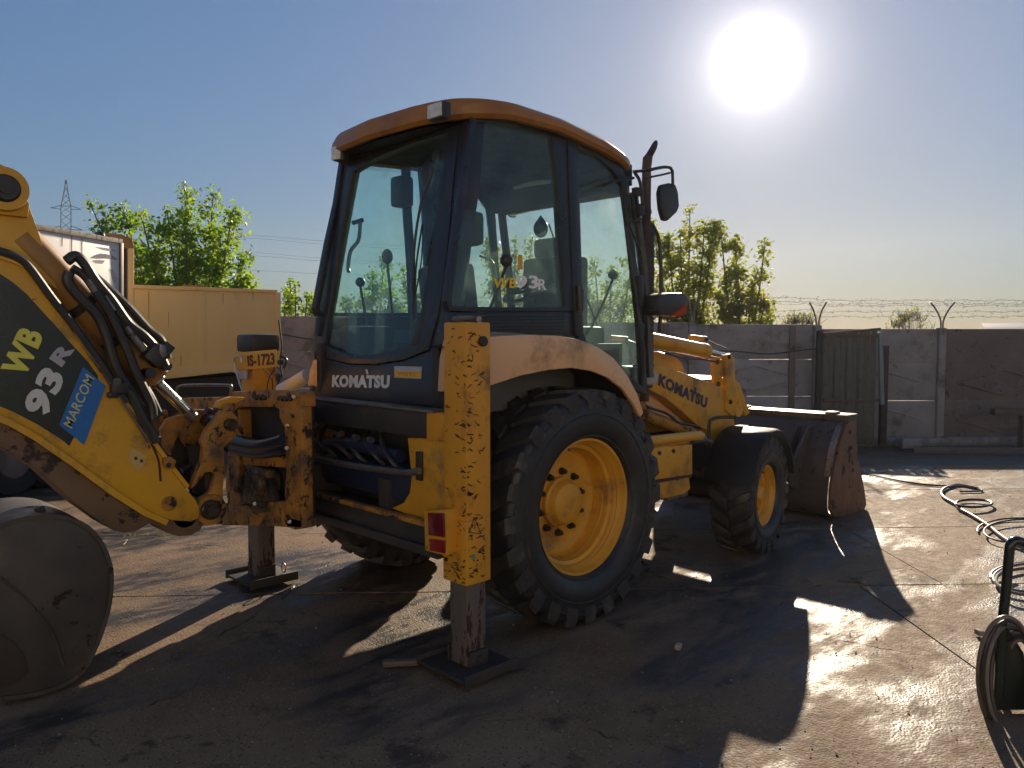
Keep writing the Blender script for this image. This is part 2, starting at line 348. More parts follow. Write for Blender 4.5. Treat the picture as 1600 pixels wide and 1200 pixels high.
LEAF = leafmat('leaf', (.055, .11, .018), (.10, .15, .028))
LEAF2 = leafmat('olive_leaf', (.07, .10, .03), (.13, .14, .05))
GRASS = leafmat('grass_blade', (.06, .09, .02), (.13, .12, .04), .3)

# ------------------------------------------------------------------ ground
def gmat(name, dry, dry2, stain, wet=True, slab=True):
    m = bpy.data.materials.new(name); m.use_nodes = True; n = m.node_tree; L = n.links.new; b = n.nodes['Principled BSDF']
    g = n.nodes.new('ShaderNodeNewGeometry'); pos = g.outputs['Position']
    def noise(sc, det=5, rg=.6, st=None):
        q = n.nodes.new('ShaderNodeTexNoise'); q.inputs['Scale'].default_value = sc; q.inputs['Detail'].default_value = det; q.inputs['Roughness'].default_value = rg
        if st:
            mp = n.nodes.new('ShaderNodeMapping'); mp.inputs['Rotation'].default_value = (0, 0, HEAD); mp.inputs['Scale'].default_value = st; L(pos, mp.inputs[0]); L(mp.outputs[0], q.inputs['Vector'])
        else: L(pos, q.inputs['Vector'])
        return q.outputs[0]
    def rr(v, a, c, lo=0, hi=1):
        q = n.nodes.new('ShaderNodeMapRange'); q.inputs[1].default_value = a; q.inputs[2].default_value = c; q.inputs[3].default_value = lo; q.inputs[4].default_value = hi; L(v, q.inputs[0]); return q.outputs[0]
    def mixc(f, a, c):
        q = n.nodes.new('ShaderNodeMix'); q.data_type = 'RGBA'; L(f, q.inputs[0])
        for i, v in ((6, a), (7, c)):
            if hasattr(v, 'links'): L(v, q.inputs[i])
            else: q.inputs[i].default_value = (*v, 1)
        return q.outputs[2]
    def mth(op, a, c):
        q = n.nodes.new('ShaderNodeMath'); q.operation = op
        for i, v in enumerate((a, c)):
            if hasattr(v, 'links'): L(v, q.inputs[i])
            else: q.inputs[i].default_value = v
        return q.outputs[0]
    c = mixc(rr(noise(.9, 8, .65), .36, .64), dry, dry2)
    c = mixc(rr(noise(3.2, 7, .7), .56, .68), c, stain)
    # aggregate
    v = n.nodes.new('ShaderNodeTexVoronoi'); v.inputs['Scale'].default_value = 75; L(pos, v.inputs['Vector'])
    sp = n.nodes.new('ShaderNodeSeparateColor'); L(v.outputs['Color'], sp.inputs[0])
    c = mixc(mth('MULTIPLY', rr(sp.outputs[0], .86, .88), rr(v.outputs['Distance'], .42, .36)), c, (.27, .22, .17))
    c = mixc(mth('MULTIPLY', rr(sp.outputs[1], .86, .88), rr(v.outputs['Distance'], .40, .34)), c, (.05, .045, .04))
    # cracks: thin broken lines wandering over the slabs
    dn = n.nodes.new('ShaderNodeTexNoise'); dn.inputs['Scale'].default_value = 1.3; dn.inputs['Detail'].default_value = 5; L(pos, dn.inputs['Vector'])
    dm = n.nodes.new('ShaderNodeVectorMath'); dm.operation = 'MULTIPLY_ADD'; dm.inputs[1].default_value = (.9, .9, 0); L(dn.outputs['Color'], dm.inputs[0]); L(pos, dm.inputs[2])
    vc = n.nodes.new('ShaderNodeTexVoronoi'); vc.feature = 'DISTANCE_TO_EDGE'; vc.inputs['Scale'].default_value = .42; L(dm.outputs[0], vc.inputs['Vector'])
    ck = mth('MULTIPLY', rr(vc.outputs['Distance'], .0045, .0015), rr(noise(1.1, 4), .53, .60))
    c = mixc(ck, c, (.02, .016, .012))
    # dark oil and mud stains with shapes of their own
    c = mixc(mth('MULTIPLY', rr(noise(1.6, 7, .66), .58, .63), .65), c, (.045, .034, .026))
    # wet and polished areas
    wm = rr(noise(.55, 7, .62, (.7, 1.7, 1)), .475, .57)
    wf = mth('MULTIPLY', wm, rr(noise(4.5, 6, .7, (.5, 1.6, 1)), .36, .52)) if wet else mth('MULTIPLY', wm, .3)
    c2 = mixc(wf, c, (.05, .045, .042))
    L(c2, b.inputs['Base Color'])
    rgh = mth('ADD', rr(wf, 0, 1, .80, .38), rr(noise(14, 4), .3, .7, -.08, .08)); L(rgh, b.inputs['Roughness'])
    L(rr(wf, 0, 1, .2, .42), b.inputs['Specular IOR Level'])
    h = mth('ADD', mth('MULTIPLY', noise(38, 6, .7), .5), mth('ADD', mth('MULTIPLY', noise(7, 6, .6), 1.1), mth('MULTIPLY', v.outputs['Distance'], -.35)))
    h = mth('ADD', h, mth('MULTIPLY', ck, -2.5))
    q = n.nodes.new('ShaderNodeBump'); q.inputs['Strength'].default_value = .55; q.inputs['Distance'].default_value = .012; L(h, q.inputs['Height'])
    L(q.outputs[0], b.inputs['Normal'])
    return m
GSLAB = gmat('yard_concrete', (.165, .105, .06), (.265, .18, .11), (.09, .06, .038))
GDIRT = gmat('packed_dirt', (.12, .088, .062), (.17, .125, .09), (.06, .046, .036), wet=False)
def gz(d):
    t = min(max((d-10.4)/4.4, 0), 1); return -.38*t*t*(3-2*t)
bm = bmesh.new()
ds = [-165, -60, -12, 0, 4, 8, 10.2, 10.8, 11.4, 12, 12.6, 13.2, 13.8, 14.4, 15, 18, 30, 80, 375]; xs = [-275, -60, -20, -8, 0, 8, 20, 60, 260]
gv = [[bm.verts.new(CP(x, d, gz(d)-.03)) for x in xs] for d in ds]
for i in range(len(ds)-1):
    for j in range(len(xs)-1): bm.faces.new((gv[i][j], gv[i][j+1], gv[i+1][j+1], gv[i+1][j]))
tag(obj('ground', bm, GDIRT), 'brown packed dirt and old asphalt under the yard and beyond the fence', kind='structure')
yard = thing('yard_paving', 'cracked brown concrete slabs of the machinery yard', None, CP(0, 5), kind='structure')
rows = [-8.0, -4.0, -1.0, 2.0, 5.3, 6.95, 8.7, 10.35]
rs = random.Random(3)
def rough_line(a, b, n, amp):
    out = []
    for i in range(n+1):
        t = i/n; p = a.lerp(b, t); k = 0 if i in (0, n) else rs.uniform(-amp, amp); out.append(p+FWD*k)
    return out
for i in range(len(rows)-1):
    xo = rs.uniform(-1.5, 1.5); x = -15+xo
    while x < 15:
        x2 = x+rs.choice((4.8, 5.6, 6.4)); dz = rs.uniform(-.004, .0)
        tl = .09*0
        a, b = CP(x+.006, rows[i]+.006+x*.045, dz), CP(x2-.006, rows[i]+.006+x2*.045, dz)
        c, d = CP(x2-.006, rows[i+1]-.006+x2*.045, dz), CP(x+.006, rows[i+1]-.006+x*.045, dz)
        pts = rough_line(a, b, 14, .010)+rough_line(c, d, 14, .010)
        bm = bmesh.new(); prism(bm, [p-UP*.1 for p in pts], (0, 0, .1), 0)
        obj('concrete_slab', bm, GSLAB, yard, angle=20); x = x2
# joints are filled with dirt, grass here and there
bm = bmesh.new()
def blade(bm, p, h, w_, lean):
    s = Vector((rs.uniform(-1, 1), rs.uniform(-1, 1), 0)).normalized()*w_
    t = p+Vector((rs.uniform(-1, 1)*lean, rs.uniform(-1, 1)*lean, h)); bm.faces.new([bm.verts.new(q) for q in (p-s, p+s, t)])
for i, r0 in enumerate(rows):
    for k in range(2600):
        x = rs.uniform(-10, 10); q = math.sin(x*2.1+i*1.7)+math.sin(x*5.3+i)*.6
        if q < .75 or r0 < 4: continue
        blade(bm, CP(x, r0+x*.045+rs.gauss(0, .014), -.02), rs.uniform(.02, .05), .003, .02)
for k in range(2600):
    x = rs.uniform(-9, 14); d = 15.5-abs(rs.gauss(0, .35)); blade(bm, CP(x, d, gz(d)-.03), rs.uniform(.04, .22), .006, .08)
tag(obj('grass', bm, GRASS), 'tufts of grass in the slab joints and along the foot of the fence', 'grass', kind='stuff')
bm = bmesh.new()
for k in range(1500):
    d = 3+9*rs.random()**1.3; x = rs.uniform(-.75, .85)*d; r_ = rs.choice((.002, .002, .003, .003, .003, .004, .006)); p = CP(x, d, gz(d)+r_*.3-(.02 if d > 10.5 else 0))
    t = bmesh.new(); bmesh.ops.create_icosphere(t, subdivisions=1, radius=r_) if k % 9 == 0 else bmesh.ops.create_cube(t, size=r_*1.4)
    for v in t.verts: v.co = p+Matrix.Rotation(k, 3, 'Z') @ Vector((v.co.x*rs.uniform(.7, 1.5), v.co.y, v.co.z*rs.uniform(.5, .9)))
    merge(bm, t)
tag(obj('gravel', bm, mat('loose_stone', (.16, .13, .11), .8, var=(.3, .27, .23), vscale=3)), 'loose grit and small stones scattered over the concrete', 'gravel', kind='stuff')

# ------------------------------------------------------------------ unseen hall added behind the camera to bounce sunlight onto shaded faces
hall = thing('bounce_hall', 'unseen pale plastered hall added behind the camera to bounce sunlight into the yard', 'bounce surface', CP(0, -13))
PLA = mat('pale_plaster', (.70, .66, .58), .85, var=(.62, .58, .51), vscale=1.2, dirt=(.5, .42, .33), dscale=1.5, dth=.58, bump=.3, bscale=20)
bm = bmesh.new(); prism(bm, [CP(-20, -13, -.03), CP(20, -13, -.03), CP(20, -22, -.03), CP(-20, -22, -.03)], (0, 0, 7.0), .02); obj('wall', bm, PLA, hall)
bm = bmesh.new(); prism(bm, [CP(-20.4, -12.6, 6.97), CP(20.4, -12.6, 6.97), CP(20.4, -22.4, 6.97), CP(-20.4, -22.4, 6.97)], (0, 0, .25), .02); obj('roof', bm, GALV, hall)
for x in (-12, 0, 12):
    bm = bmesh.new(); prism(bm, [CP(x-1.8, -12.94, 0), CP(x+1.8, -12.94, 0), CP(x+1.8, -13.1, 0), CP(x-1.8, -13.1, 0)], (0, 0, 3.8), .02); obj('door', bm, mat('grey_door_paint', (.40, .42, .42), .6), hall)
for x in (-16, -7.5, -4.5, 4.5, 7.5, 16):
    bm = bmesh.new(); prism(bm, [CP(x-.8, -12.95, 4.4), CP(x+.8, -12.95, 4.4), CP(x+.8, -13.1, 4.4), CP(x-.8, -13.1, 4.4)], (0, 0, 1.2), .01); obj('window', bm, mat('dark_pane', (.05, .06, .07), .1), hall)

# ------------------------------------------------------------------ fence
FD = 15.8
def fx(px): return (px-800)/F_PX*FD
fence = thing('concrete_fence', 'weathered grey concrete panel fence with barbed wire along the back of the yard', 'fence', CP(0, FD, -.38))
def fbox(bm, x0, x1, d0, d1, z0, z1, bv=.01):
    pts = [CP(x0, d0, z0), CP(x1, d0, z0), CP(x1, d1, z0), CP(x0, d1, z0)]; return prism(bm, pts, (0, 0, z1-z0), bv)
posts = [-850, -655, -460, -265, -70, 125, 320, 515, 710, 905, 1081, 1276, 1470, 1665, 1860, 2055]
rf = random.Random(11)
def ftop(px): return 1.70+(528-(493+(px-460)*.0165 if px < 1276 else 512))*FD/F_PX
for i in range(len(posts)-1):
    xa, xb = fx(posts[i]), fx(posts[i+1]); top = ftop((posts[i]+posts[i+1])/2)
    bm = bmesh.new(); fbox(bm, xa-.07, xa+.07, FD-.06, FD+.10, -.45, top+.07 if i % 2 else top+.02); obj('post', bm, CONC, fence)
    z = top
    for k in range(4):
        h_ = (.70, .74, .76, .6)[k]; z0 = max(z-h_, -.42); m_ = rf.choice((CONC, CONC, CONC2, CONCL)) if posts[i] < 1276 else (CONC if posts[i] < 1470 else CONC2)
        if posts[i] == 1081: m_ = (CONC, CONCL, CONCL, CONC)[k]
        bm = bmesh.new(); g = rf.choice((.0, .0, .002, .006))
        fbox(bm, xa+.075, xb-.075, FD+.0+rf.uniform(0, .02), FD+.06, z0+g, z-.002, .012)
        # raised diamond relief cast in the panels
        if k in (1, 2):
            cx, cz, hw, hh = (xa+xb)/2, (z+z0)/2, (xb-xa)*.36, h_*.34
            for (p, q) in (((-hw, 0), (0, hh)), ((0, hh), (hw, 0)), ((hw, 0), (0, -hh)), ((0, -hh), (-hw, 0))):
                beam(bm, CP(cx+p[0], FD-.004, cz+p[1]), CP(cx+q[0], FD-.004, cz+q[1]), .03, .035, up=-FWD, bv=.008)
        obj('panel', bm, m_, fence); z = z0
        if z <= -.4: break
    bm = bmesh.new(); fbox(bm, xa, xb, FD-.25, FD-.08, -.46, -.26+rf.uniform(-.03, .03), .02); obj('footing', bm, CONC, fence)
# intermediate pilaster seen between the last wide bays
for px in (1237, 1040):
    bm = bmesh.new(); fbox(bm, fx(px)-.06, fx(px)+.06, FD-.05, FD-.004, -.42, ftop(px)-.02); obj('post', bm, CONC2, fence)
# Y shaped arms and barbed wire
arms = [(-70, 12), (320, 12), (710, 12), (1081, 11), (1276, 15), (1470, 21), (1665, 21), (1860, 20)]
for px, sp in arms:
    for s in (-1, 1):
        top = ftop(px)+.05; X = fx(px)
        bm = bmesh.new(); tube(bm, [CP(X+.02*s, FD, top-.1), CP(X+.03*s, FD, top+.12), CP(X+sp/78*.45*s, FD, top+.32), CP(X+sp/78*s*.9, FD, top+.48)], .017, 8)
        obj('wire_arm', bm, GALV, fence)
bm = bmesh.new()
for k, (zz, sag) in enumerate(((.50, .02), (.44, .03), (.39, .03), (.26, .02), (.15, .03))):
    dd = FD+(-.12, .1, .0, .05, 0)[k]; pts = []
    for j in range(0, 241):
        X = fx(-300)+(fx(2050)-fx(-300))*j/240; pts.append(CP(X, dd, ftop(1100)+zz+.012*math.sin(j*.9+k)+.01*math.sin(j*2.3)-(.05 if X > fx(1276) else 0)*(zz/.5)))
    tube(bm, pts, 0.0028, 3, False, cap=False)
    for p in pts[::1]:
        for q in range(3):
            c = p+RGT*rf.uniform(-.2, .2)
            tube(bm, [c-RGT*.02+UP*rf.uniform(-.04, .04), c+RGT*.02+UP*rf.uniform(-.04, .04)], 0.0026, 3, False, cap=False)
obj('barbed_wire', bm, GALV, fence)
# old gate of green sheet leaning in front of the fence
gate = thing('sheet_gate', 'faded green sheet metal gate with a pale upright post in front of the concrete fence', 'gate', CP(fx(1335), FD-.5, -.38))
GDp = FD-.45
def gx(px): return (px-800)/F_PX*GDp
def gzp(py): return CAMH+(528.7-py)*GDp/F_PX
n_ = 9
for k in range(n_):
    a = 1286+(1370-1286)*k/n_; b_ = 1286+(1370-1286)*(k+1)/n_-1.2; off = .03*(k % 2)
    pts = [CP(gx(a), GDp+off, -.36), CP(gx(b_), GDp+off, -.36), CP(gx(b_), GDp+off, gzp(521-(k*.8))), CP(gx(a), GDp+off, gzp(522-(k*.8)))]
    bm = bmesh.new(); prism(bm, pts, FWD*.006, .001); obj('sheet', bm, GREEN, gate)
bm = bmesh.new(); beam(bm, CP(gx(1372), GDp-.05, gzp(519)), CP(gx(1378), GDp-.05, gzp(632)), .07, .07, up=FWD); tag(obj('post', bm, mat('pale_green_paint', (.22, .27, .25), .5, var=(.16, .2, .18)), gate), 'pale upper post')
bm = bmesh.new(); beam(bm, CP(gx(1381), GDp-.02, gzp(540)), CP(gx(1381), GDp-.02, -.36), .12, .12, up=FWD); tag(obj('post', bm, DRK, gate), 'dark square post')
for (a, b_) in (((1283, 522), (1372, 514)), ((1286, 524), (1368, 524)), ((1286, 625), (1372, 625))):
    bm = bmesh.new(); beam(bm, CP(gx(a[0]), GDp-.06, gzp(a[1])), CP(gx(b_[0]), GDp-.06, gzp(b_[1])), .05, .05, up=FWD); obj('rail', bm, WOOD, gate)
bm = bmesh.new(); beam(bm, CP(gx(1279), GDp-.02, gzp(516)), CP(gx(1279), GDp-.02, -.36), .1, .1, up=FWD); tag(obj('post', bm, DRK, gate), 'dark hinge post')
# sagging cable, kerb and planks at the foot
bm = bmesh.new(); tube(bm, [PD(1100, 548, 14.9), PD(1150, 549, 15), PD(1200, 553, 15.1), PD(1240, 549, 15.2), PD(1276, 545, 15.4), PD(1286, 552, 15.3)], .014, 6)
tube(bm, [PD(430, 520, 15.3), PD(460, 526, 15.4), PD(500, 531, 15.3), PD(600, 533, 15.3)], .014, 6)
tag(obj('cable', bm, HOSE, base=CP(fx(1200), 15.2, 1.2)), 'black cable sagging along the face of the concrete fence', 'cable')
bm = bmesh.new(); box2k = [CP((1432-800)/F_PX*14.4, 14.4, gz(14.4)-.03), CP(9.9, 14.2, gz(14.2)-.03), CP(9.9, 14.4, gz(14.4)-.03), CP((1432-800)/F_PX*14.6, 14.6, gz(14.6)-.03)]
prism(bm, box2k, (0, 0, .12), .02); tag(obj('kerb', bm, CONC2, base=CP(8, 14.4, -.4)), 'long low concrete kerb lying before the fence at the right', 'kerb')
bm = bmesh.new(); prism(bm, [CP(7.4, 14.9, -.38), CP(7.9, 14.85, -.38), CP(7.95, 15.1, -.38), CP(7.5, 15.2, -.38)], (0, 0, .2), .03)
tag(obj('concrete_block', bm, CONC, base=CP(7.6, 15, -.38)), 'pale broken concrete block at the left end of the kerb', 'block')
bm = bmesh.new(); beam(bm, CP(9.15, 15.0, .32), CP(10.6, 15.0, .30), .15, .12); beam(bm, CP(9.75, 15, -.38), CP(9.75, 15, .24), .12, .12, up=FWD)
tag(obj('bench', bm, WOOD, base=CP(9.7, 15, -.38)), 'dark plank on a stump by the fence at the far right', 'bench')
bm = bmesh.new(); a, b, c, d = CP(14.6, 24, 2.0), CP(25, 24, 1.95), CP(25, 28, 2.4), CP(15.6, 28, 2.4)
prism(bm, [CP(14.6, 24, -.4), CP(26, 24, -.4), CP(26, 28, -.4), CP(14.6, 28, -.4)], (0, 0, 2.3), .02)
prism(bm, [CP(14.2, 23.8, 1.9), CP(26, 23.8, 1.9), CP(26, 26, 2.16), CP(15.4, 26, 2.16)], (0, 0, .06), .01)
tag(obj('shed', bm, mat('shed_grey', (.16, .16, .2), .6), base=CP(18, 24, -.4)), 'low grey shed roof just showing over the fence at the far right', 'shed')

# ------------------------------------------------------------------ added haze volume, standing in for lens veiling glare
bm = bmesh.new(); box(bm, CP(-10, 105, 19), (560, 560, 44), None, 0)
hz = bpy.data.materials.new('haze'); hz.use_nodes = True; hn = hz.node_tree; hn.nodes.clear()
ho = hn.nodes.new('ShaderNodeOutputMaterial'); hv = hn.nodes.new('ShaderNodeVolumePrincipled'); hv.inputs['Color'].default_value = (.95, .93, .95, 1); hv.inputs['Density'].default_value = .00026; hv.inputs['Anisotropy'].default_value = .55
hn.links.new(hv.outputs[0], ho.inputs['Volume'])
tag(obj('haze', bm, hz, base=CP(-10, 105, 0)), 'thin bright haze added to veil the view like lens glare', kind='stuff')

# ------------------------------------------------------------------ trees
def leaves(bm_v, bm_f, c, rad, n, size, rnd):
    for _ in range(n):
        o = Vector((rnd.gauss(0, 1), rnd.gauss(0, 1), rnd.gauss(0, 1)))*rad*.5
        p = c+o; a = Vector((rnd.gauss(0, 1), rnd.gauss(0, 1), rnd.gauss(0, .7)-.5)).normalized(); b = a.orthogonal().normalized()
        b = Matrix.Rotation(rnd.uniform(0, 6.28), 3, a) @ b
        s = size*rnd.uniform(.6, 1.3); i = len(bm_v)
        nrm = a.cross(b)
        bm_v += [p, p+a*s*.5+b*s*.28+nrm*s*.08, p+a*s, p+a*s*.5-b*s*.28+nrm*s*.08]; bm_f.append((i, i+1, i+2, i+3))
def tree(name, label, base, tips, fork_h, seed, dens, size, rad, group, leaf=LEAF, spread=.5, trunk_r=.13, tw=.2):
    rnd = random.Random(seed); t = thing(name, label, 'tree', base, group)
    bm = bmesh.new(); V, Fc = [], []
    base = Vector(base); fork = base+UP*fork_h
    tube(bm, [base, base+UP*fork_h*.5+RGT*.05, fork], [trunk_r, trunk_r*.8, trunk_r*.65], 8)
    for tip in tips:
        tip = Vector(tip)+FWD*rnd.uniform(-spread, spread); v = tip-fork; st = fork-UP*rnd.uniform(0, fork_h*.3)
        mid = fork+Vector((v.x*.6, v.y*.6, v.z*.38)); path = catmull([st, mid, tip], 8)
        tube(bm, path, [trunk_r*.5, .035, .012], 6, False)
        L_ = v.length
        for k in range(int(L_*9)):
            u = rnd.uniform(.12, 1)**.8; p = path[min(int(u*(len(path)-1)), len(path)-1)]
            ln = (1-u)*L_*tw+rad*.9; dirn = Vector((rnd.gauss(0, 1), rnd.gauss(0, 1), rnd.uniform(-.1, 1.0))).normalized()
            q = p+dirn*ln*rnd.uniform(.3, 1)
            tube(bm, [p, p.lerp(q, .5)+UP*.04, q], [.012, .005], 3, False, cap=False)
            m_ = int(dens*rnd.uniform(.5, 1.4))
            leaves(V, Fc, q, rad*.75, m_, size, rnd); leaves(V, Fc, p.lerp(q, .5), rad*.6, m_//2, size, rnd)
        leaves(V, Fc, tip, rad*.5, int(dens*1.5), size, rnd)
    obj('trunk', bm, BARK, t)
    me = bpy.data.meshes.new('crown'); me.from_pydata([tuple(v) for v in V], [], Fc); link('crown', me, leaf, t)
    return t
def tp(lst, d): return [PD(x, y, d) for x, y in lst]
def tree_at(px, d): return CP((px-800)/F_PX*d, d, -.4)
GT = 'trees behind the fence and trucks'
tree('broadleaf_tree', 'large bright green tree rising behind the tan truck body', tree_at(300, 21), tp([(152, 322), (180, 318), (232, 338), (262, 330), (283, 290), (300, 340), (325, 298), (345, 360), (368, 330), (384, 400), (388, 438), (215, 380), (250, 400), (310, 400), (340, 420), (205, 430)], 21), 1.9, 1, 22, .14, .36, GT, tw=.17)
tree('broadleaf_tree', 'small young green tree between the tan truck body and the cab', tree_at(462, 22), tp([(446, 438), (452, 455), (465, 446), (478, 462), (488, 462), (494, 475)], 22), 1.2, 2, 14, .12, .22, GT, trunk_r=.07, tw=.1)
tree('broadleaf_tree', 'tall olive tree right of the cab with upright leafy shoots, behind the mirror', tree_at(1075, 23), tp([(1018, 350), (1040, 372), (1082, 325), (1062, 365), (1100, 350), (1115, 348), (1030, 440), (1060, 470)], 23), 1.6, 3, 26, .125, .27, GT, LEAF2, tw=.11)
tree('broadleaf_tree', 'olive tree farthest right of the row, its two upright shoots tapering over the fence', tree_at(1160, 23.5), tp([(1122, 355), (1150, 372), (1146, 420), (1194, 380), (1170, 440), (1190, 475), (1208, 488), (1120, 460), (1140, 480)], 23.5), 1.6, 4, 25, .125, .26, GT, LEAF2, tw=.10)
tree('broadleaf_tree', 'tree seen through the front door glass of the cab', tree_at(950, 24), tp([(915, 430), (930, 405), (955, 420), (985, 400), (940, 470), (975, 470), (900, 480)], 24), 1.6, 5, 18, .125, .27, GT, LEAF2, tw=.11)
tree('broadleaf_tree', 'tree seen through the rear quarter glass of the cab', tree_at(800, 23), tp([(762, 375), (785, 390), (805, 375), (832, 372), (845, 400), (770, 440), (815, 440)], 23), 1.6, 6, 14, .125, .24, GT, LEAF2, tw=.09)
tree('broadleaf_tree', 'tree seen through the right part of the rear window of the cab', tree_at(670, 24), tp([(690, 400), (665, 430), (650, 440), (630, 420), (700, 450), (640, 480), (680, 480)], 24), 1.6, 8, 17, .125, .28, GT, tw=.12)
tree('broadleaf_tree', 'tree seen through the left part of the rear window of the cab', tree_at(580, 22), tp([(600, 405), (580, 425), (565, 455), (545, 470), (615, 440), (560, 495), (600, 490), (625, 480)], 22), 1.4, 9, 20, .125, .28, GT, tw=.13)
def shrub(px, d, w_, h_, py, seed, label, leaf, dens):
    rnd = random.Random(seed); b = tree_at(px, d); t = thing('shrub', label, 'shrub', b); bm = bmesh.new(); V, Fc = [], []
    top = PD(px, py, d).z
    for k in range(46):
        a = rnd.uniform(-1, 1); tipp = CP((px-800)/F_PX*d+a*w_, d+rnd.uniform(-.6, .6), top-abs(a)**2.2*h_-rnd.random()*h_*.35)
        tube(bm, [b, b.lerp(tipp, .6)+UP*.1, tipp], [.03, .012, .006], 4, False, cap=False); leaves(V, Fc, tipp, .3, dens, .12, rnd)
        for q in range(4):
            e = tipp+Vector((rnd.gauss(0, .15), rnd.gauss(0, .15), rnd.uniform(-.1, .22))); tube(bm, [tipp-UP*.2, e], [.01, .005], 3, False, cap=False)
    obj('trunk', bm, BARK, t); me = bpy.data.meshes.new('crown'); me.from_pydata([tuple(v) for v in V], [], Fc); link('crown', me, leaf, t)
shrub(1421, 32, .72, .55, 487, 21, 'round grey twiggy bush showing over the fence between the wire arms', LEAF2, 4)
shrub(1248, 30, .55, .3, 492, 22, 'thin low bush showing over the fence left of the first wire arm', LEAF2, 3)

# ------------------------------------------------------------------ pylon and power lines
PYD = 190
def pp(px, py, dd=0): return PD(px, py, PYD+dd)
py_ = thing('electricity_pylon', 'distant blue grey lattice pylon above the white truck body', 'pylon', CP((103-800)/F_PX*PYD, PYD, -1))
bm = bmesh.new(); lv = [(420, 10.5), (395, 9.6), (375, 8.8), (358, 8), (345, 8), (333, 7.9), (322, 7.8), (312, 5.6), (302, 3.6), (292, 1.9), (281, .6)]
for s in (-1, 1):
    for dd in (-1, 1):
        for k in range(len(lv)-1): tube(bm, [pp(103+s*lv[k][1], lv[k][0], dd*lv[k][1]*.14), pp(103+s*lv[k+1][1], lv[k+1][0], dd*lv[k+1][1]*.14)], .10, 4, False)
        for k in range(len(lv)-1): tube(bm, [pp(103+s*lv[k][1], lv[k][0], dd*lv[k][1]*.14), pp(103-s*lv[k+1][1], lv[k+1][0], dd*lv[k+1][1]*.14)], .06, 4, False)
    for k in (3, 6): tube(bm, [pp(103-lv[k][1], lv[k][0], s), pp(103+lv[k][1], lv[k][0], s)], .09, 4, False)
obj('mast', bm, PYL, py_)
for (y_, L_) in ((325, 24), (357, 26)):
    for s in (-1, 1):
        bm = bmesh.new(); tube(bm, [pp(103+s*7, y_-4), pp(103+s*L_, y_+1+s*1.2)], .09, 4, False); tube(bm, [pp(103+s*7, y_+2), pp(103+s*L_, y_+1+s*1.2)], .09, 4, False)
        obj('cross_arm', bm, PYL, py_)
for k, (y0, y1, y2) in enumerate(((366, 377, 392), (371, 382, 397), (393, 404, 418), (398, 408, 421), (421, 428, 434))):
    bm = bmesh.new(); tube(bm, [PD(60, y0-14, 150), PD(370, y0, 130), PD(510, y1, 120), PD(760, y2, 110)], .022, 4)
    tag(obj('power_line', bm, PYL, base=PD(370, y0, 130)), ('topmost thin power line crossing the sky left of the cab', 'power line just under the topmost one, left of the cab', 'middle power line of the five left of the cab', 'power line just under the middle one, left of the cab', 'lowest power line left of the cab, close over the small tree')[k], 'power line', 'power lines left of the cab')

# ------------------------------------------------------------------ trucks at the left
def vplane(px0, d0, az):    # vertical plane through a photo column at depth d0, running away towards az degrees right of view
    p = CP((px0-800)/F_PX*d0, d0); dv = (FWD*math.cos(R(az))+RGT*math.sin(R(az))); nn = dv.cross(UP); return p, dv, nn
p0, dv, nn = vplane(437, 11.6, 58)
def T(px, py): return on(px, py, p0, nn)
back = -nn if (CAM-p0).dot(nn) > 0 else nn
tr = thing('dump_truck', 'tan steel truck body parked behind the digger arm, left of the cab', 'truck', (T(437, 590).x, T(437, 590).y, -.08))
bm = bmesh.new(); prism(bm, [T(205, 447), T(322, 451), T(433, 455), T(437, 460), T(438, 569), T(205, 597)], back*2.2, .012); obj('body_side', bm, TAN, tr)
bm = bmesh.new()
prism(bm, [T(205, 445)-back*.03, T(433, 453)-back*.03, T(433, 458)-back*.03, T(205, 451)-back*.03], back*.08, .008)
obj('top_rail', bm, TAN, tr)
bm = bmesh.new(); prism(bm, [T(204, 577)-back*.035, T(438, 563)-back*.035, T(438, 573)-back*.035, T(204, 598)-back*.035], back*.06, .01); obj('bottom_rail', bm, TAN, tr)
bm = bmesh.new(); prism(bm, [T(429, 455)-back*.025, T(438, 458)-back*.025, T(439, 572)-back*.025, T(431, 573)-back*.025], back*.05, .008); obj('corner_post', bm, TAN, tr)
bm = bmesh.new(); prism(bm, [T(310, 450)-back*.006, T(322, 451)-back*.006, T(322, 580)-back*.006, T(310, 581)-back*.006], back*.01, .003); obj('panel_seam', bm, TAN, tr)
bm = bmesh.new(); prism(bm, [T(200, 388)-back*.02, T(209, 388)-back*.02, T(209, 600)-back*.02, T(200, 601)-back*.02], back*1.9, .01); tag(obj('bulkhead', bm, TAN, tr), 'tall tan front board of the truck body')
bm = bmesh.new(); prism(bm, [T(160, 364), T(190, 366), T(207, 374), T(210, 388), T(196, 388), T(190, 377)], back*1.2, .008); tag(obj('roof_flap', bm, BRN, tr), 'brown curved flap over the bulkhead')
bm = bmesh.new(); prism(bm, [T(190, 386)+back*.05, T(199, 386)+back*.05, T(199, 600)+back*.05, T(190, 600)+back*.05], back*.05, .004); obj('door_edge', bm, DRK, tr)
bm = bmesh.new(); prism(bm, [T(296, 447)+back*.4, T(330, 449)+back*.4, T(330, 444)+back*.4, T(296, 443)+back*.4], back*.5, .01); obj('load', bm, BRN, tr)
bm = bmesh.new(); prism(bm, [T(150, 602)+back*.3, T(432, 585)+back*.3, T(432, 640)+back*.3, T(150, 650)+back*.3], back*1.5, .02); obj('chassis', bm, DRK, tr)
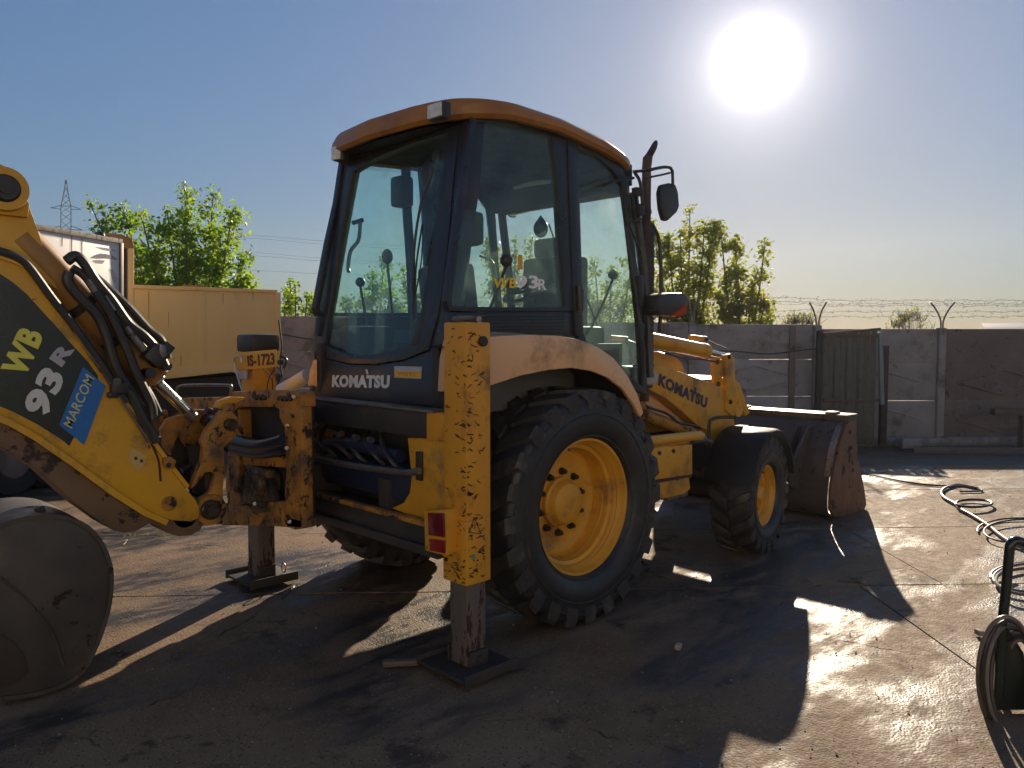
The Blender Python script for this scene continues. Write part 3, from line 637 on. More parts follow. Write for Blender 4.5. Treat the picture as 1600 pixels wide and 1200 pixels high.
for px in (165, 300, 400):
    c = T(px, 660)+back*.5; c.z = .42; ax = back.normalized(); bm = bmesh.new()
    cyl(bm, c, c+ax*.32, .5, 28, bv=.05); wo = obj('wheel', bm, RUB, tr)
    bm = bmesh.new(); cyl(bm, c-ax*.01, c+ax*.05, .27, 24, bv=.02); obj('rim', bm, BRN, wo)
for (px, y0, y1, w_) in ((232, 456, 500, 1.0), (263, 488, 512, .7), (348, 458, 476, .8), (395, 457, 470, .8), (282, 556, 577, 1.2), (372, 548, 568, 1.4), (415, 540, 566, 1.0)):
    bm = bmesh.new(); prism(bm, [T(px, y0)-back*.004, T(px+w_, y0)-back*.004, T(px+w_*.7, y1)-back*.004, T(px+w_*.2, y1)-back*.004], back*.003, 0); obj('rust_run', bm, BRN, tr)
# hydraulic fittings on the corner of the tan body
bm = bmesh.new(); tube(bm, [T(434, 500)-back*.06, T(438, 540)-back*.07, T(436, 565)-back*.06, T(440, 590)-back*.05], .012, 6); tube(bm, [T(436, 556)-back*.05, T(444, 562)-back*.12, T(440, 575)-back*.1], .02, 6); obj('hose', bm, HOSE, tr)

p1, dv1, nn1 = vplane(192, 9.9, 11)
def T1(px, py): return on(px, py, p1, nn1)
back1 = -nn1 if (CAM-p1).dot(nn1) > 0 else nn1
wt = thing('box_truck', 'dirty white box truck body with grey painted marks, behind the digger arm', 'truck', (T1(192, 600).x, T1(192, 600).y, -.04))
bm = bmesh.new(); prism(bm, [T1(-260, 298), T1(188, 377), T1(190, 382), T1(190, 600), T1(-260, 690)], back1*2.2, .015); obj('box_body', bm, WBX, wt)
bm = bmesh.new(); prism(bm, [T1(-260, 294)-back1*.02, T1(190, 374)-back1*.02, T1(190, 381)-back1*.02, T1(-260, 306)-back1*.02], back1*.06, .006)
obj('roof_edge', bm, mat('flaking_edge', (.16, .12, .09), .8, var=(.42, .38, .32), vscale=16, chips=(.07, .05, .04), cscale=18, cth=.55, bump=.6, bscale=40), wt)
bm = bmesh.new(); prism(bm, [T1(186, 379)-back1*.02, T1(191, 380)-back1*.02, T1(191, 600)-back1*.02, T1(186, 600)-back1*.02], back1*.05, .004); obj('corner_post', bm, GALV, wt)
def soft(name, pts, m_, lift=.004):
    bm = bmesh.new(); prism(bm, [p-back1*lift for p in pts], back1*.003, 0); return obj(name, bm, m_, wt)
GM = mat('grey_mark', (.16, .17, .19), .6, var=(.36, .36, .38), vscale=14); GM2 = mat('pale_grey_mark', (.42, .43, .45), .6, var=(.6, .58, .57), vscale=10)
soft('painted_mark', [T1(141, 403), T1(147, 399), T1(156, 396), T1(166, 397), T1(176, 400), T1(184, 406), T1(176, 405), T1(165, 403.5), T1(152, 404)], GM)
soft('painted_mark', [T1(144, 407), T1(152, 406), T1(164, 407), T1(160, 412), T1(150, 411)], GM2)
soft('painted_mark', [T1(150, 386), T1(164, 387), T1(182, 391), T1(180, 393), T1(162, 390)], GM2)
soft('painted_mark', [T1(171, 420), T1(176, 421), T1(183, 435), T1(181, 445), T1(175, 435)], GM2)
soft('painted_mark', [T1(176, 458), T1(185, 440), T1(186, 480), T1(178, 478)], GM2)
for (px, y0, y1) in ((96, 371, 385), (111, 368, 400), (127, 373, 398)):
    soft('rust_run', [T1(px, y0), T1(px+1.6, y0), T1(px+1.2, y1), T1(px+.5, y1)], GM)
bm = bmesh.new(); ellipsoid(bm, T1(163, 368)+back1*.05, (.05, .05, .05), 10); obj('marker_lamp', bm, HOSE, wt)
bm = bmesh.new(); prism(bm, [T1(-260, 690)+back1*.3, T1(185, 602)+back1*.3, T1(185, 650)+back1*.3, T1(-260, 760)+back1*.3], back1*1.6, .01); obj('chassis', bm, DRK, wt)
for px in (-120, 60, 120):
    c = T1(px, 690)+back1*.3; c.z = .42; ax = back1.normalized(); bm = bmesh.new(); cyl(bm, c, c+ax*.3, .46, 28, bv=.05); wo = obj('wheel', bm, RUB, wt)
    bm = bmesh.new(); cyl(bm, c-ax*.01, c+ax*.05, .25, 24, bv=.02); obj('rim', bm, GALV, wo)

# ------------------------------------------------------------------ backhoe loader (x forward, y to its left, rear axle at x = 0)
M = thing('backhoe_loader', 'worn yellow and black backhoe loader parked with stabilisers down and front bucket lowered', 'backhoe loader', (0, 0, 0))
X3, Y3, Z3 = Vector((1, 0, 0)), Vector((0, 1, 0)), Vector((0, 0, 1))
def part(name, bm, m, parent=M, label=None, **k):
    o = obj(name, bm, m, parent, **k)
    if label: o['label'] = label
    return o

# ---- wheels
def wheel(cx, cy, R_, W_, rimr, side, steer, nlug, name_label, dish, nb, hubr, bolt_r):
    cz = R_-.012
    Mx = Matrix.Translation((cx, cy, cz)) @ Matrix.Rotation(steer, 4, 'Z') @ Matrix.Rotation(-math.pi/2*side, 4, 'Z')   # local +x = outwards
    e = bpy.data.objects.new('wheel', None); COL.objects.link(e); e.parent = M; e.location = (cx, cy, cz); OFF[e.name] = Vector((cx, cy, cz)); e['label'] = name_label
    h = W_/2; Rc = R_-.035
    prof = [(h*.62, rimr+.002), (h*.80, rimr+.012), (h*.93, rimr+.05), (h*1.0, rimr+(Rc-rimr)*.40), (h*1.0, rimr+(Rc-rimr)*.55), (h*.985, rimr+(Rc-rimr)*.58), (h*.985, rimr+(Rc-rimr)*.70), (h*.95, Rc-.055), (h*.955, Rc-.045), (h*.90, Rc-.012), (h*.8, Rc), (h*.4, Rc+.012), (0, Rc+.015)]
    prof = prof+[(-a, b) for a, b in prof[:-1][::-1]]
    bm = bmesh.new(); lathe(bm, prof, Mx, 72); ty = obj('tyre', bm, RUB, e, angle=50)
    # moulded rings on the sidewall
    bm = bmesh.new()
    for rr_, xx in ((rimr+.028, h*.865), (rimr+(Rc-rimr)*.57, h*1.0), (Rc-.05, h*.957)):
        lathe(bm, [(xx-.004, rr_-.006), (xx+.004, rr_-.003), (xx+.004, rr_+.003), (xx-.004, rr_+.006)], Mx, 72)
    # lugs
    for i in range(nlug):
        for s in (-1, 1):
            a0 = 2*math.pi*(i+(.5 if s < 0 else 0))/nlug
            def pt(x, a, r): return Mx @ Vector((x, r*math.cos(a), r*math.sin(a)))
            st = 2*math.pi/nlug
            t = bmesh.new(); rows_ = [(h*.985, a0-.02, Rc-.085, Rc-.060), (h*.99, a0-.01, Rc-.035, Rc+.008), (h*.93, a0+.0, Rc-.02, R_-.006), (h*.5, a0+st*.28, Rc-.01, R_), (h*.06, a0+st*.62, Rc, R_)]
            wd = st*.31; sec = []
            for (x, a, r0, r1) in rows_:
                sec.append([t.verts.new(pt(s*x, a-wd, r0)), t.verts.new(pt(s*x, a-wd*.8, r1)), t.verts.new(pt(s*x, a+wd*.8, r1)), t.verts.new(pt(s*x, a+wd, r0))])
            for k in range(len(sec)-1):
                for j in range(4): t.faces.new((sec[k][j], sec[k][(j+1) % 4], sec[k+1][(j+1) % 4], sec[k+1][j]))
            t.faces.new(sec[0]); t.faces.new(sec[-1][::-1]); merge(bm, t)
    tag(obj('tread', bm, RUBT, e, angle=25), kind=None)
    # rim: outer flange, stepped well and deep disc
    d = dish
    prof = [(h*.60, rimr+.012), (h*.72, rimr+.014), (h*.74, rimr+.006), (h*.73, rimr-.006), (h*.66, rimr-.012), (h*.60, rimr-.014), (h*.50, rimr-.030), (h*.46, rimr-.026), (h*.42, rimr-.034), (h*.30, rimr-.036), (h*.26, rimr-.058), (h*.12, rimr-.062), (h*.09, rimr-.056), (h*.06, rimr-.062), (d+.02, rimr-.060), (d+.004, rimr-.066)]
    bm = bmesh.new(); lathe(bm, prof, Mx, 72)
    lathe(bm, [(d+.004, rimr-.066), (d+.012, rimr-.080), (d+.014, rimr-.10), (d+.004, rimr-.115), (d+.0, hubr+.07), (d+.004, hubr+.06), (d+.006, hubr+.03), (d+.008, hubr-.02)], Mx, 72)
    lathe(bm, [(-h*.7, rimr+.01), (-h*.74, rimr), (-h*.6, rimr-.02), (-h*.2, rimr-.05), (d, rimr-.06)], Mx, 48)
    ri = obj('rim', bm, RIM, e, angle=40)
    bm = bmesh.new(); lathe(bm, [(d+.0, hubr+.015), (d+.035, hubr+.01), (d+.04, hubr), (d+.05, hubr-.008), (d+.085, hubr-.018), (d+.095, hubr-.03), (d+.10, hubr*.35), (d+.10, .0)], Mx, 40)
    obj('hub', bm, RIM, e, angle=40)
    first = None
    for i in range(nb):
        a = 2*math.pi*(i+.35)/nb; c = Vector((d+.006, bolt_r*math.cos(a), bolt_r*math.sin(a)))
        bm = bmesh.new(); k = .75 if R_ < .6 else 1
        cyl(bm, Mx @ c, Mx @ (c+Vector((.012*k, 0, 0))), .024*k, 12); cyl(bm, Mx @ (c+Vector((.012*k, 0, 0))), Mx @ (c+Vector((.036*k, 0, 0))), .0175*k, 6); cyl(bm, Mx @ (c+Vector((.036*k, 0, 0))), Mx @ (c+Vector((.044*k, 0, 0))), .012*k, 8)
        obj('bolt', bm, GREASE, e, angle=25)
    bm = bmesh.new(); va = 1.9; c = Vector((h*.62, (rimr-.03)*math.cos(va), (rimr-.03)*math.sin(va))); cyl(bm, Mx @ c, Mx @ (c+Vector((.03, -.02, 0))), .007, 8); obj('valve', bm, GREASE, e)
    return e
wheel(.02, -.87, .715, .44, .405, 1, 0, 24, 'rear right wheel with deep yellow rim and lug tyre', -.055, 10, .145, .19)
wheel(.02, .87, .715, .44, .405, -1, 0, 24, 'rear left wheel, mostly hidden under the machine', -.07, 10, .125, .205)
wheel(2.22, -.90, .475, .33, .235, 1, R(9), 20, 'front right wheel turned slightly left', .01, 8, .085, .13)
wheel(2.22, .90, .475, .33, .235, -1, R(9), 20, 'front left wheel', .01, 8, .085, .13)
bm = bmesh.new(); tube(bm, [(.02, -.66, .70), (.02, .66, .70)], .13, 20, False); box(bm, (.05, 0, .70), (.5, .5, .42), None, .06); part('rear_axle', bm, DRK)
bm = bmesh.new(); tube(bm, [(2.22, -.72, .46), (2.22, .72, .46)], .075, 14, False); box(bm, (2.22, 0, .48), (.34, .42, .26), None, .05); part('front_axle', bm, DRK)

# ---- chassis
bm = bmesh.new()
for s in (-1, 1): box2(bm, (-1.0, s*.40-.05, .62), (3.0, s*.40+.05, .92), .01)
box2(bm, (-.75, -.34, .55), (.9, .34, 1.25), .03); box2(bm, (.9, -.3, .60), (2.9, .3, .95), .03)
part('chassis', bm, DRK)
bm = bmesh.new(); box2(bm, (1.15, -.40, .95), (2.75, .40, 1.38), .08); part('engine_hood', bm, YEL)

# ---- rear frame of the digger: black beams between the stabiliser housings
RX = -1.02
def E3(px, py): return PX(px, py, RX)
yR, yL = -1.0, 1.06
def zr(px, py, x=RX): return PX(px, py, x).z
bm = bmesh.new(); zt, zb = zr(600, 637), zr(600, 676); box2(bm, (RX, yR, zb), (RX+.14, yL, zt), .012); up_beam = part('upper_beam', bm, FRM)
bm = bmesh.new(); box2(bm, (RX-.004, yR-.02, zb-.004), (RX+.15, yR+.17, zt+.004), .012); part('beam_end', bm, YELW, up_beam)
bm = bmesh.new(); box2(bm, (RX-.02, yR+.1, zt+.001), (RX+.10, yL, zt+.014), .003); part('beam_lip', bm, STL, up_beam)
z2t, z2b = zr(600, 800), zr(600, 842)
bm = bmesh.new(); box2(bm, (RX-.02, yR, z2b), (RX+.16, yL, z2t), .014); lb = part('lower_beam', bm, FRM)
bm = bmesh.new(); box2(bm, (RX-.045, yR+.02, z2t-.005), (RX+.0, yL, z2t+.022), .006); part('rail', bm, YELD, lb, 'yellow edged rail with the paint worn off')
bm = bmesh.new(); box2(bm, (RX-.05, yR+.02, z2b+.0), (RX-.022, yL-.3, z2b+.05), .006); part('rail', bm, FRM, lb)
# yellow side plate with a cut-out, dark bay behind
XP = RX+.03
bm = bmesh.new(); prism(bm, [PX(x, y, XP) for x, y in ((637, 684), (700, 686), (700, 830), (655, 812), (612, 794), (630, 786), (640, 770), (643, 745), (640, 715))], X3*.03, .004); sp = part('side_plate', bm, YEL)
bm = bmesh.new(); prism(bm, [PX(x, y, XP-.02) for x, y in ((649, 705), (657, 706), (657, 752), (649, 750))], X3*.02, .004); part('slot_plate', bm, FRM, sp)
bm = bmesh.new(); tube(bm, [PX(496, 717, RX-.02), PX(560, 729, RX-.02), PX(630, 738, RX-.02), PX(655, 736, RX-.02)], .019, 12); part('lock_rod', bm, STL)
bm = bmesh.new(); prism(bm, [PX(x, y, XP+.1) for x, y in ((470, 668), (528, 674), (531, 700), (522, 690), (505, 684), (472, 684))], X3*.05, .006); part('bracket', bm, YELD)
bm = bmesh.new(); prism(bm, [PX(x, y, XP+.12) for x, y in ((470, 722), (505, 722), (524, 738), (520, 758), (508, 768), (500, 765), (505, 745), (490, 735), (470, 736))], X3*.05, .006); part('bracket', bm, YELD)
bm = bmesh.new(); box2(bm, (-.80, -.75, .60), (-.72, .95, 1.30), .01); part('bay_wall', bm, DRK)
bm = bmesh.new(); box2(bm, (-.98, -.62, .80), (-.80, .3, 1.0), .05); tube(bm, [(-.95, -.5, 1.05), (-.97, 0, 1.08), (-.92, .5, 1.0)], .04, 10); part('valve_block', bm, mat('blue_black_block', (.015, .022, .05), .4))
for k in range(6):
    bm = bmesh.new(); y0 = -.55+k*.17; tube(bm, [(-.86, y0, .90), (-1.0, y0+.05, 1.02+.02*(k % 2)), (-.96, y0+.22, 1.14-.02*k), (-.84, y0+.3, 1.2)], .014, 8); part('hose', bm, HOSE)
for k, y0 in enumerate((-.30, -.15, .05)):
    bm = bmesh.new(); cyl(bm, (-1.0, y0, 1.13), (-1.0, y0+.04, 1.13), .018, 8); part('fitting', bm, STL)

# ---- stabilisers
def stabiliser(s, lab):
    xc0, xc1 = -1.205, -1.03     # rear face, front face
    if s < 0:
        c0 = PY(728, 508, -1.16); xr = c0.x
    xr = XR if s < 0 else XR-.06
    o_ = bpy.data.objects.new('stabiliser', None); COL.objects.link(o_); o_.parent = M; o_.location = (xr, s*1.06, 0); OFF[o_.name] = Vector((xr, s*1.06, 0)); o_['label'] = lab
    ya, yb = (-1.16, -.985) if s < 0 else (.985, 1.18)
    zt, zb_ = (1.795 if s < 0 else 1.62), .475
    bm = bmesh.new(); box2(bm, (xr, ya, zb_), (xr+.165, yb, zt), .012)
    h_ = obj('housing', bm, YELW, o_)
    bm = bmesh.new()
    if s < 0:
        box2(bm, (xr-.012, ya-.010, zb_+.005), (xr+.12, yb-.002, zb_+.33), .008)
    else: box2(bm, (xr-.012, ya, zb_+.005), (xr+.12, yb+.010, zb_+.33), .008)
    obj('wear_or_shade_plate', bm, YELW, o_)
    bm = bmesh.new(); box2(bm, (xr+.018, ya+.02, .05), (xr+.145, yb-.02, 1.0), .008); obj('leg', bm, LEG, o_)
    yc = (ya+yb)/2
    bm = bmesh.new(); prism(bm, [(xr-.10, yc-.19, .03), (xr-.10, yc+.19, .03), (xr+.26, yc+.19, .03), (xr+.26, yc-.19, .03)], (0, 0, .018), .003)
    for q in (-1, 1):
        beam(bm, (xr-.10, yc+q*.185, .045), (xr+.26, yc+q*.185, .045), .014, .06)
        box2(bm, (xr+.02, yc+q*.085-.008, .04), (xr+.14, yc+q*.085+.008, .13), .004)
    cyl(bm, (xr+.08, yc-.11, .09), (xr+.08, yc+.11, .09), .018, 10); beam(bm, (xr-.1, yc, .0), (xr+.26, yc, .0), .02, .06)
    obj('foot', bm, DRK, o_)
    if s > 0:
        bm = bmesh.new(); pts = [Vector((xr+.16, yc-.17+.028*math.cos(a), .115+.032*math.sin(a))) for a in [k*math.pi/6 for k in range(13)]]; tube(bm, pts, .005, 6, False); obj('ring', bm, STL, o_)
    bm = bmesh.new(); cyl(bm, (xr+.105, ya-.022 if s < 0 else yb+.022, zt-.095), (xr+.105, yc, zt-.095), .026, 16, bv=.004); obj('pin', bm, DRK, o_)
    bm = bmesh.new(); tube(bm, [(xr+.01, yc+.03, zt+.012), (xr+.05, yc, zt+.022), (xr+.15, yc-.03, zt+.02)], .011, 8); cyl(bm, (xr+.02, yc+.03, zt+.015), (xr+.06, yc+.01, zt+.02), .02, 8); cyl(bm, (xr+.12, yc-.05, zt+.015), (xr+.15, yc+.03, zt+.018), .016, 8)
    obj('hose_fitting', bm, STL, o_)
    return o_
XR = PY(728, 508, -1.16).x
sR = stabiliser(-1, 'right stabiliser with scratched yellow housing and steel leg')
sL = stabiliser(1, 'left stabiliser with black cap and number plate')
bm = bmesh.new(); box2(bm, (XR-.085, .96, 1.62), (XR+.13, 1.20, 1.745), .03); o_ = obj('cap', bm, BLK2, sL)
# scrape marks gouged in the right housing
rc = random.Random(5); bm = bmesh.new()
def gouge(p, q, w_, n):
    k = 5; up_ = (q-p).cross(n).normalized(); a = []; b = []
    for i in range(k+1):
        t = i/k; c = p.lerp(q, t)+up_*rc.uniform(-.006, .006); ww = w_*(1-abs(2*t-1))**.5*rc.uniform(.6, 1.2)+.0004
        a.append(bm.verts.new(c+up_*ww+n*.0015)); b.append(bm.verts.new(c-up_*ww+n*.0015))
    for i in range(k): bm.faces.new((a[i], a[i+1], b[i+1], b[i]))
for _ in range(150):
    low = rc.random() < .6; z = rc.uniform(.50, .80) if low else rc.uniform(.8, 1.78)
    if rc.random() < .55:
        y = rc.uniform(-1.15, -1.02); L_ = rc.uniform(.01, .10 if low else .05); off = .0125 if z < .79 else 0; gouge(Vector((XR-off, y, z)), Vector((XR-off, min(y+L_, -.99), z+rc.uniform(-.02, .02))), rc.uniform(.0015, .0055), Vector((-1, 0, 0)))
    else:
        x = XR+rc.uniform(.005, .10); L_ = rc.uniform(.01, .09 if low else .05); off = .0105 if z < .79 and x < XR+.11 else 0; gouge(Vector((x, -1.16-off, z)), Vector((min(x+L_, XR+(.115 if off else .155)), -1.16-off, z+rc.uniform(-.03, .03))), rc.uniform(.0015, .0055), Vector((0, -1, 0)))
for _ in range(60):
    z = rc.uniform(.5, 1.2)**1.0 if rc.random() < .75 else rc.uniform(1.2, 1.78); lw = z < .79
    if rc.random() < .5: y = -1.16-(.01 if lw else 0)+.002; gouge(Vector((XR-(.0125 if lw else 0), y, z)), Vector((XR-(.0125 if lw else 0), y+rc.uniform(.006, .05), z+rc.uniform(-.012, .012))), rc.uniform(.002, .006), Vector((-1, 0, 0)))
    else: gouge(Vector((XR+.002, -1.16-(.0105 if lw else 0), z)), Vector((XR+rc.uniform(.01, .05), -1.16-(.0105 if lw else 0), z+rc.uniform(-.012, .012))), rc.uniform(.002, .006), Vector((0, -1, 0)))
tag(obj('scratches', bm, mat('rust_scratch', (.05, .022, .015), .8), sR), kind='stuff')
# tail light on its yellow holder
TX = XR-.075
bm = bmesh.new(); prism(bm, [PX(x, y, TX) for x, y in ((662, 798), (696, 797), (700, 806), (698, 868), (692, 868), (664, 860))], X3*.10, .006); th = part('tail_light', bm, YELW, sR, 'rectangular rear light with a dark red and a red lens')
# (kept as one part of the stabiliser: holder and lenses)
bm = bmesh.new(); prism(bm, [PX(x, y, TX-.012) for x, y in ((668, 801), (692, 802), (693, 840), (669, 836))], X3*.014, .004); obj('lens', bm, REDL, sR); bm = bmesh.new(); prism(bm, [PX(x, y, TX-.010) for x, y in ((670, 842), (694, 845), (694, 865), (671, 860))], X3*.012, .003); obj('lens', bm, mat('faded_red_lens', (.30, .015, .02), .3, var=(.16, .01, .015), vscale=9, dirt=(.5, .4, .35), dscale=14, dth=.6), sR)
# hazard triangle and faded sticker on the wear plate
def onR(px, py, off=.0125): return PY(px, py, -1.16-off)
bm = bmesh.new()
for a, b in (((733, 832), (741, 808)), ((741, 808), (752, 834)), ((752, 834), (733, 832)), ((742, 816), (742, 827))): beam(bm, onR(*a), onR(*b), .004, .0015, up=(0, -1, 0), bv=0)
tag(obj('warning_triangle', bm, INK, sR))
bm = bmesh.new(); prism(bm, [onR(x, y) for x, y in ((736, 868), (742, 866), (743, 872), (737, 874))], (0, -.001, 0), 0); obj('paint_spot', bm, mat('teal_spot', (.06, .25, .2), .6), sR)

# ---- sliding carriage, swing post
CX = -1.34
def Q(px, py, x=CX): return PX(px, py, x)
car = bpy.data.objects.new('carriage', None); COL.objects.link(car); car.parent = M; car.location = (CX, .4, .6); OFF[car.name] = Vector((CX, .4, .6)); car['label'] = 'greasy yellow sliding carriage that carries the digging arm'
def cplate(pts, x, th, m_, nm='plate', bv=.008):
    bm = bmesh.new(); prism(bm, [PX(a, b, x) for a, b in pts], X3*th, bv); return obj(nm, bm, m_, car)
cplate([(362, 612), (400, 610), (470, 612), (472, 636), (436, 640), (430, 636), (372, 636), (362, 650)], CX, .09, YELD, 'top_bar')
cplate([(436, 636), (470, 634), (473, 826), (460, 828), (446, 822), (450, 790), (444, 775), (447, 740), (444, 668), (436, 652)], CX, .07, YELD, 'side_bar')
cplate([(350, 786), (372, 792), (400, 786), (450, 782), (450, 808), (472, 812), (472, 826), (420, 822), (346, 821)], CX, .09, YELD, 'bottom_bar')
cplate([(361, 640), (374, 640), (376, 700), (371, 760), (380, 800), (358, 806), (352, 760)], CX+.01, .08, YELD, 'side_bar')
cplate([(378, 711), (450, 715), (449, 731), (380, 727)], CX+.02, .05, YELD, 'cross_bar')
bm = bmesh.new(); tube(bm, [Q(366, 690), Q(405, 697), Q(446, 688)], .045, 12); tube(bm, [Q(366, 702), Q(405, 709), Q(446, 702)], .03, 12); part('hose_bundle', bm, mat('blue_black_hose', (.012, .018, .035), .3), car)
bm = bmesh.new(); cyl(bm, Q(398, 757, CX-.03), Q(398, 757, CX-.03)+X3*.14, .085, 24, bv=.015); cyl(bm, Q(400, 757, CX-.06), Q(400, 757, CX-.06)+X3*.05, .05, 20, bv=.01)
box(bm, Q(415, 752, CX+.03), (.08, .16, .17), None, .03); part('swing_bearing', bm, mat('greasy_yellow', (.14, .085, .04), .45, var=(.05, .035, .025), vscale=9, bump=.6, bscale=30, chips=(.02, .018, .016), cscale=14, cth=.52), car)
bm = bmesh.new(); prism(bm, [Q(a, b, CX+.0) for a, b in ((384, 726), (408, 732), (420, 752), (428, 785), (376, 788), (380, 760))], X3*.05, .01); part('knuckle', bm, GREASE, car)
for (a, b) in ((405, 620), (445, 622)):
    bm = bmesh.new(); 
    for q in range(9): box(bm, Q(a-8+q*2.2, b-1+(q % 3)*1.5, CX-.006), (.02, .02, .018), Matrix.Rotation(q*1.1, 3, 'X'), .003)
    tag(obj('grease_lump', bm, GREASE, car))
for (a, b) in ((449, 665), (398, 787), (448, 700), (452, 815), (459, 620)):
    bm = bmesh.new(); cyl(bm, Q(a, b, CX-.02), Q(a, b, CX+.0), .012, 8); part('bolt', bm, STL, car)
cplate([(392, 782), (418, 786), (419, 800), (393, 803)], CX-.012, .012, GREASE, 'lock_plate', .004)
# black bay behind the carriage
bm = bmesh.new(); box2(bm, (CX+.12, .10, .62), (CX+.20, 1.0, 1.33), .01); part('carriage_back', bm, DRK, car)
# swing post: two yellow castings hinged to the carriage
BY = .20            # near face of the digging arm
def A(px, py, y=BY): return PY(px, py, y)
post = bpy.data.objects.new('swing_post', None); COL.objects.link(post); post.parent = M; post.location = (-1.5, .4, .6); OFF[post.name] = Vector((-1.5, .4, .6))
def aplate(pts, y, th, m_, nm, parent, bv=.008):
    bm = bmesh.new(); prism(bm, [PY(a, b, y) for a, b in pts], Y3*th, bv); return obj(nm, bm, m_, parent)
aplate([(346, 641), (360, 641), (372, 652), (372, 678), (358, 692), (350, 700), (352, 730), (349, 760), (346, 800), (350, 820), (336, 819), (326, 812), (315, 800), (316, 786), (330, 765), (336, 745), (334, 738), (322, 738), (306, 758), (297, 766), (305, 745), (316, 720), (318, 700), (314, 690), (322, 672), (334, 658)], .24, .05, YELD, 'casting', post)
aplate([(346, 641), (360, 641), (372, 652), (372, 678), (358, 692), (350, 700), (352, 730), (349, 760), (346, 800), (350, 820), (336, 819), (326, 812), (315, 800), (316, 786), (330, 765), (336, 745), (322, 700), (326, 672), (336, 656)], .52, .05, YELD, 'casting', post)
for (a, b, r_) in ((363, 664, .035), (331, 797, .055)):
    bm = bmesh.new(); c = PY(a, b, .20); cyl(bm, c, c+Y3*.42, r_, 20, bv=.006); cyl(bm, c-Y3*.02, c+Y3*.01, r_*.6, 12); part('pin', bm, GREASE, post)
bm = bmesh.new(); c = PY(331, 797, .225); lathe(bm, [(0, .055), (.0, .085), (.02, .09), (.05, .09)], Matrix.Translation(c) @ Matrix.Rotation(math.pi/2, 4, 'Z'), 28); part('boss', bm, YELD, post)
aplate([(314, 700), (345, 700), (350, 800), (325, 800)], .30, .20, DRK, 'web', post)
for k in range(4):
    bm = bmesh.new(); tube(bm, [PY(318+k*6, 648-k, .34+k*.03), PY(326+k*5, 640, .34+k*.03), PY(338+k*4, 652, .34+k*.03), PY(332+k*5, 690, .34+k*.03)], .013, 8); part('hose', bm, mat('brown_hose', (.06, .03, .025), .5), post)
bm = bmesh.new(); prism(bm, [PY(a, b, .42) for a, b in ((336, 640), (342, 627), (362, 620), (385, 621), (370, 630), (350, 631), (344, 641))], Y3*.05, .006); part('guard', bm, YEL, post)

# ---- boom (the arm with the decal)
boom = bpy.data.objects.new('boom', None); COL.objects.link(boom); boom.parent = M; boom.location = (-1.8, .33, .75); OFF[boom.name] = Vector((-1.8, .33, .75)); boom['label'] = 'curved yellow digging arm with dark decal'
edge = [(-60, 385), (-20, 398), (10, 408), (36, 417), (56, 435), (90, 482), (120, 524), (152, 572), (186, 622), (216, 664), (246, 705), (268, 735), (290, 763), (305, 780), (312, 795), (310, 810), (298, 815), (283, 814)]
low = [(262, 812), (228, 797), (180, 766), (120, 722), (60, 680), (20, 657), (-20, 640), (-60, 628)]
aplate(edge+low, BY, .024, YELB, 'side_plate', boom, .004)
aplate(edge+low, BY+.27, .024, YELB, 'side_plate', boom, .004)
# belly plate (between the side plates, follows the lower edge), worn brown
LOWM = mat('muddy_underside', (.20, .115, .055), .6, var=(.12, .075, .05), vscale=2.5, chips=(.04, .03, .025), cscale=6, cth=.56, dirt=(.27, .15, .06), dscale=1.5, dth=.56, bump=.3, rvar=.1)
def strip(pts, y0, y1, th, m_, nm, parent, flip=1, bv=0):
    bm = bmesh.new(); P = [PY(a, b, BY) for a, b in pts]; n = len(P); ring = []
    for i, p in enumerate(P):
        d = (P[min(i+1, n-1)]-P[max(i-1, 0)]).normalized(); u = Vector((-d.z, 0, d.x))*flip
        ring.append([bm.verts.new(Vector((q.x, yy, q.z))) for q, yy in ((p, y0), (p+u*th, y0), (p+u*th, y1), (p, y1))])
    for i in range(n-1):
        for j in range(4): bm.faces.new((ring[i][j], ring[i][(j+1) % 4], ring[i+1][(j+1) % 4], ring[i+1][j]))
    bm.faces.new(ring[0]); bm.faces.new(ring[-1][::-1]); return obj(nm, bm, m_, parent, angle=30)
lowr = [(283, 818)]+[(a+0, b+3) for a, b in low]

strip(edge[:13], BY-.012, BY+.30, .022, YELB, 'top_plate', boom, 1)
# lower yellow flange line
strip([(a, b) for a, b in low], BY-.018, BY-.001, .03, YELB, 'flange', boom, 1)
# lobes round the foot pin
aplate([(-60, 622), (0, 642), (60, 676), (120, 718), (180, 762), (228, 793), (262, 808), (290, 806), (316, 806), (320, 818), (312, 830), (298, 837), (280, 838), (262, 833), (246, 820), (234, 818), (224, 824), (212, 831), (196, 833), (178, 829), (165, 822), (120, 790), (60, 735), (0, 697), (-60, 672)], BY+.03, .22, LOWM, 'muddy_side', boom, .01)
for (a, b, r_) in ((290, 806, .075),):
    bm = bmesh.new(); c = PY(a, b, BY+.03); cyl(bm, c+Y3*.0, c+Y3*.235, r_, 28, bv=.01); part('pivot_boss', bm, FRM, boom)
bm = bmesh.new(); c = PY(265, 787, BY-.012); cyl(bm, c, c+Y3*.02, .04, 20, bv=.004); part('pin_cap', bm, YELD, boom)
aplate([(256, 715), (268, 714), (276, 720), (274, 732), (262, 734), (256, 727)], BY-.03, .03, YELD, 'lug', boom, .006)
bm = bmesh.new(); c = PY(264, 727, BY-.036); cyl(bm, c, c+Y3*.02, .014, 10); part('bolt', bm, DRK, boom)
# weld seam and scrape
bm = bmesh.new(); tube(bm, [A(232, 682, BY-.001), A(240, 700, BY-.001), A(248, 722, BY-.001), A(251, 752, BY-.001)], .006, 6); part('seam', bm, mat('rust_scratch', (.05, .022, .015), .8), boom)
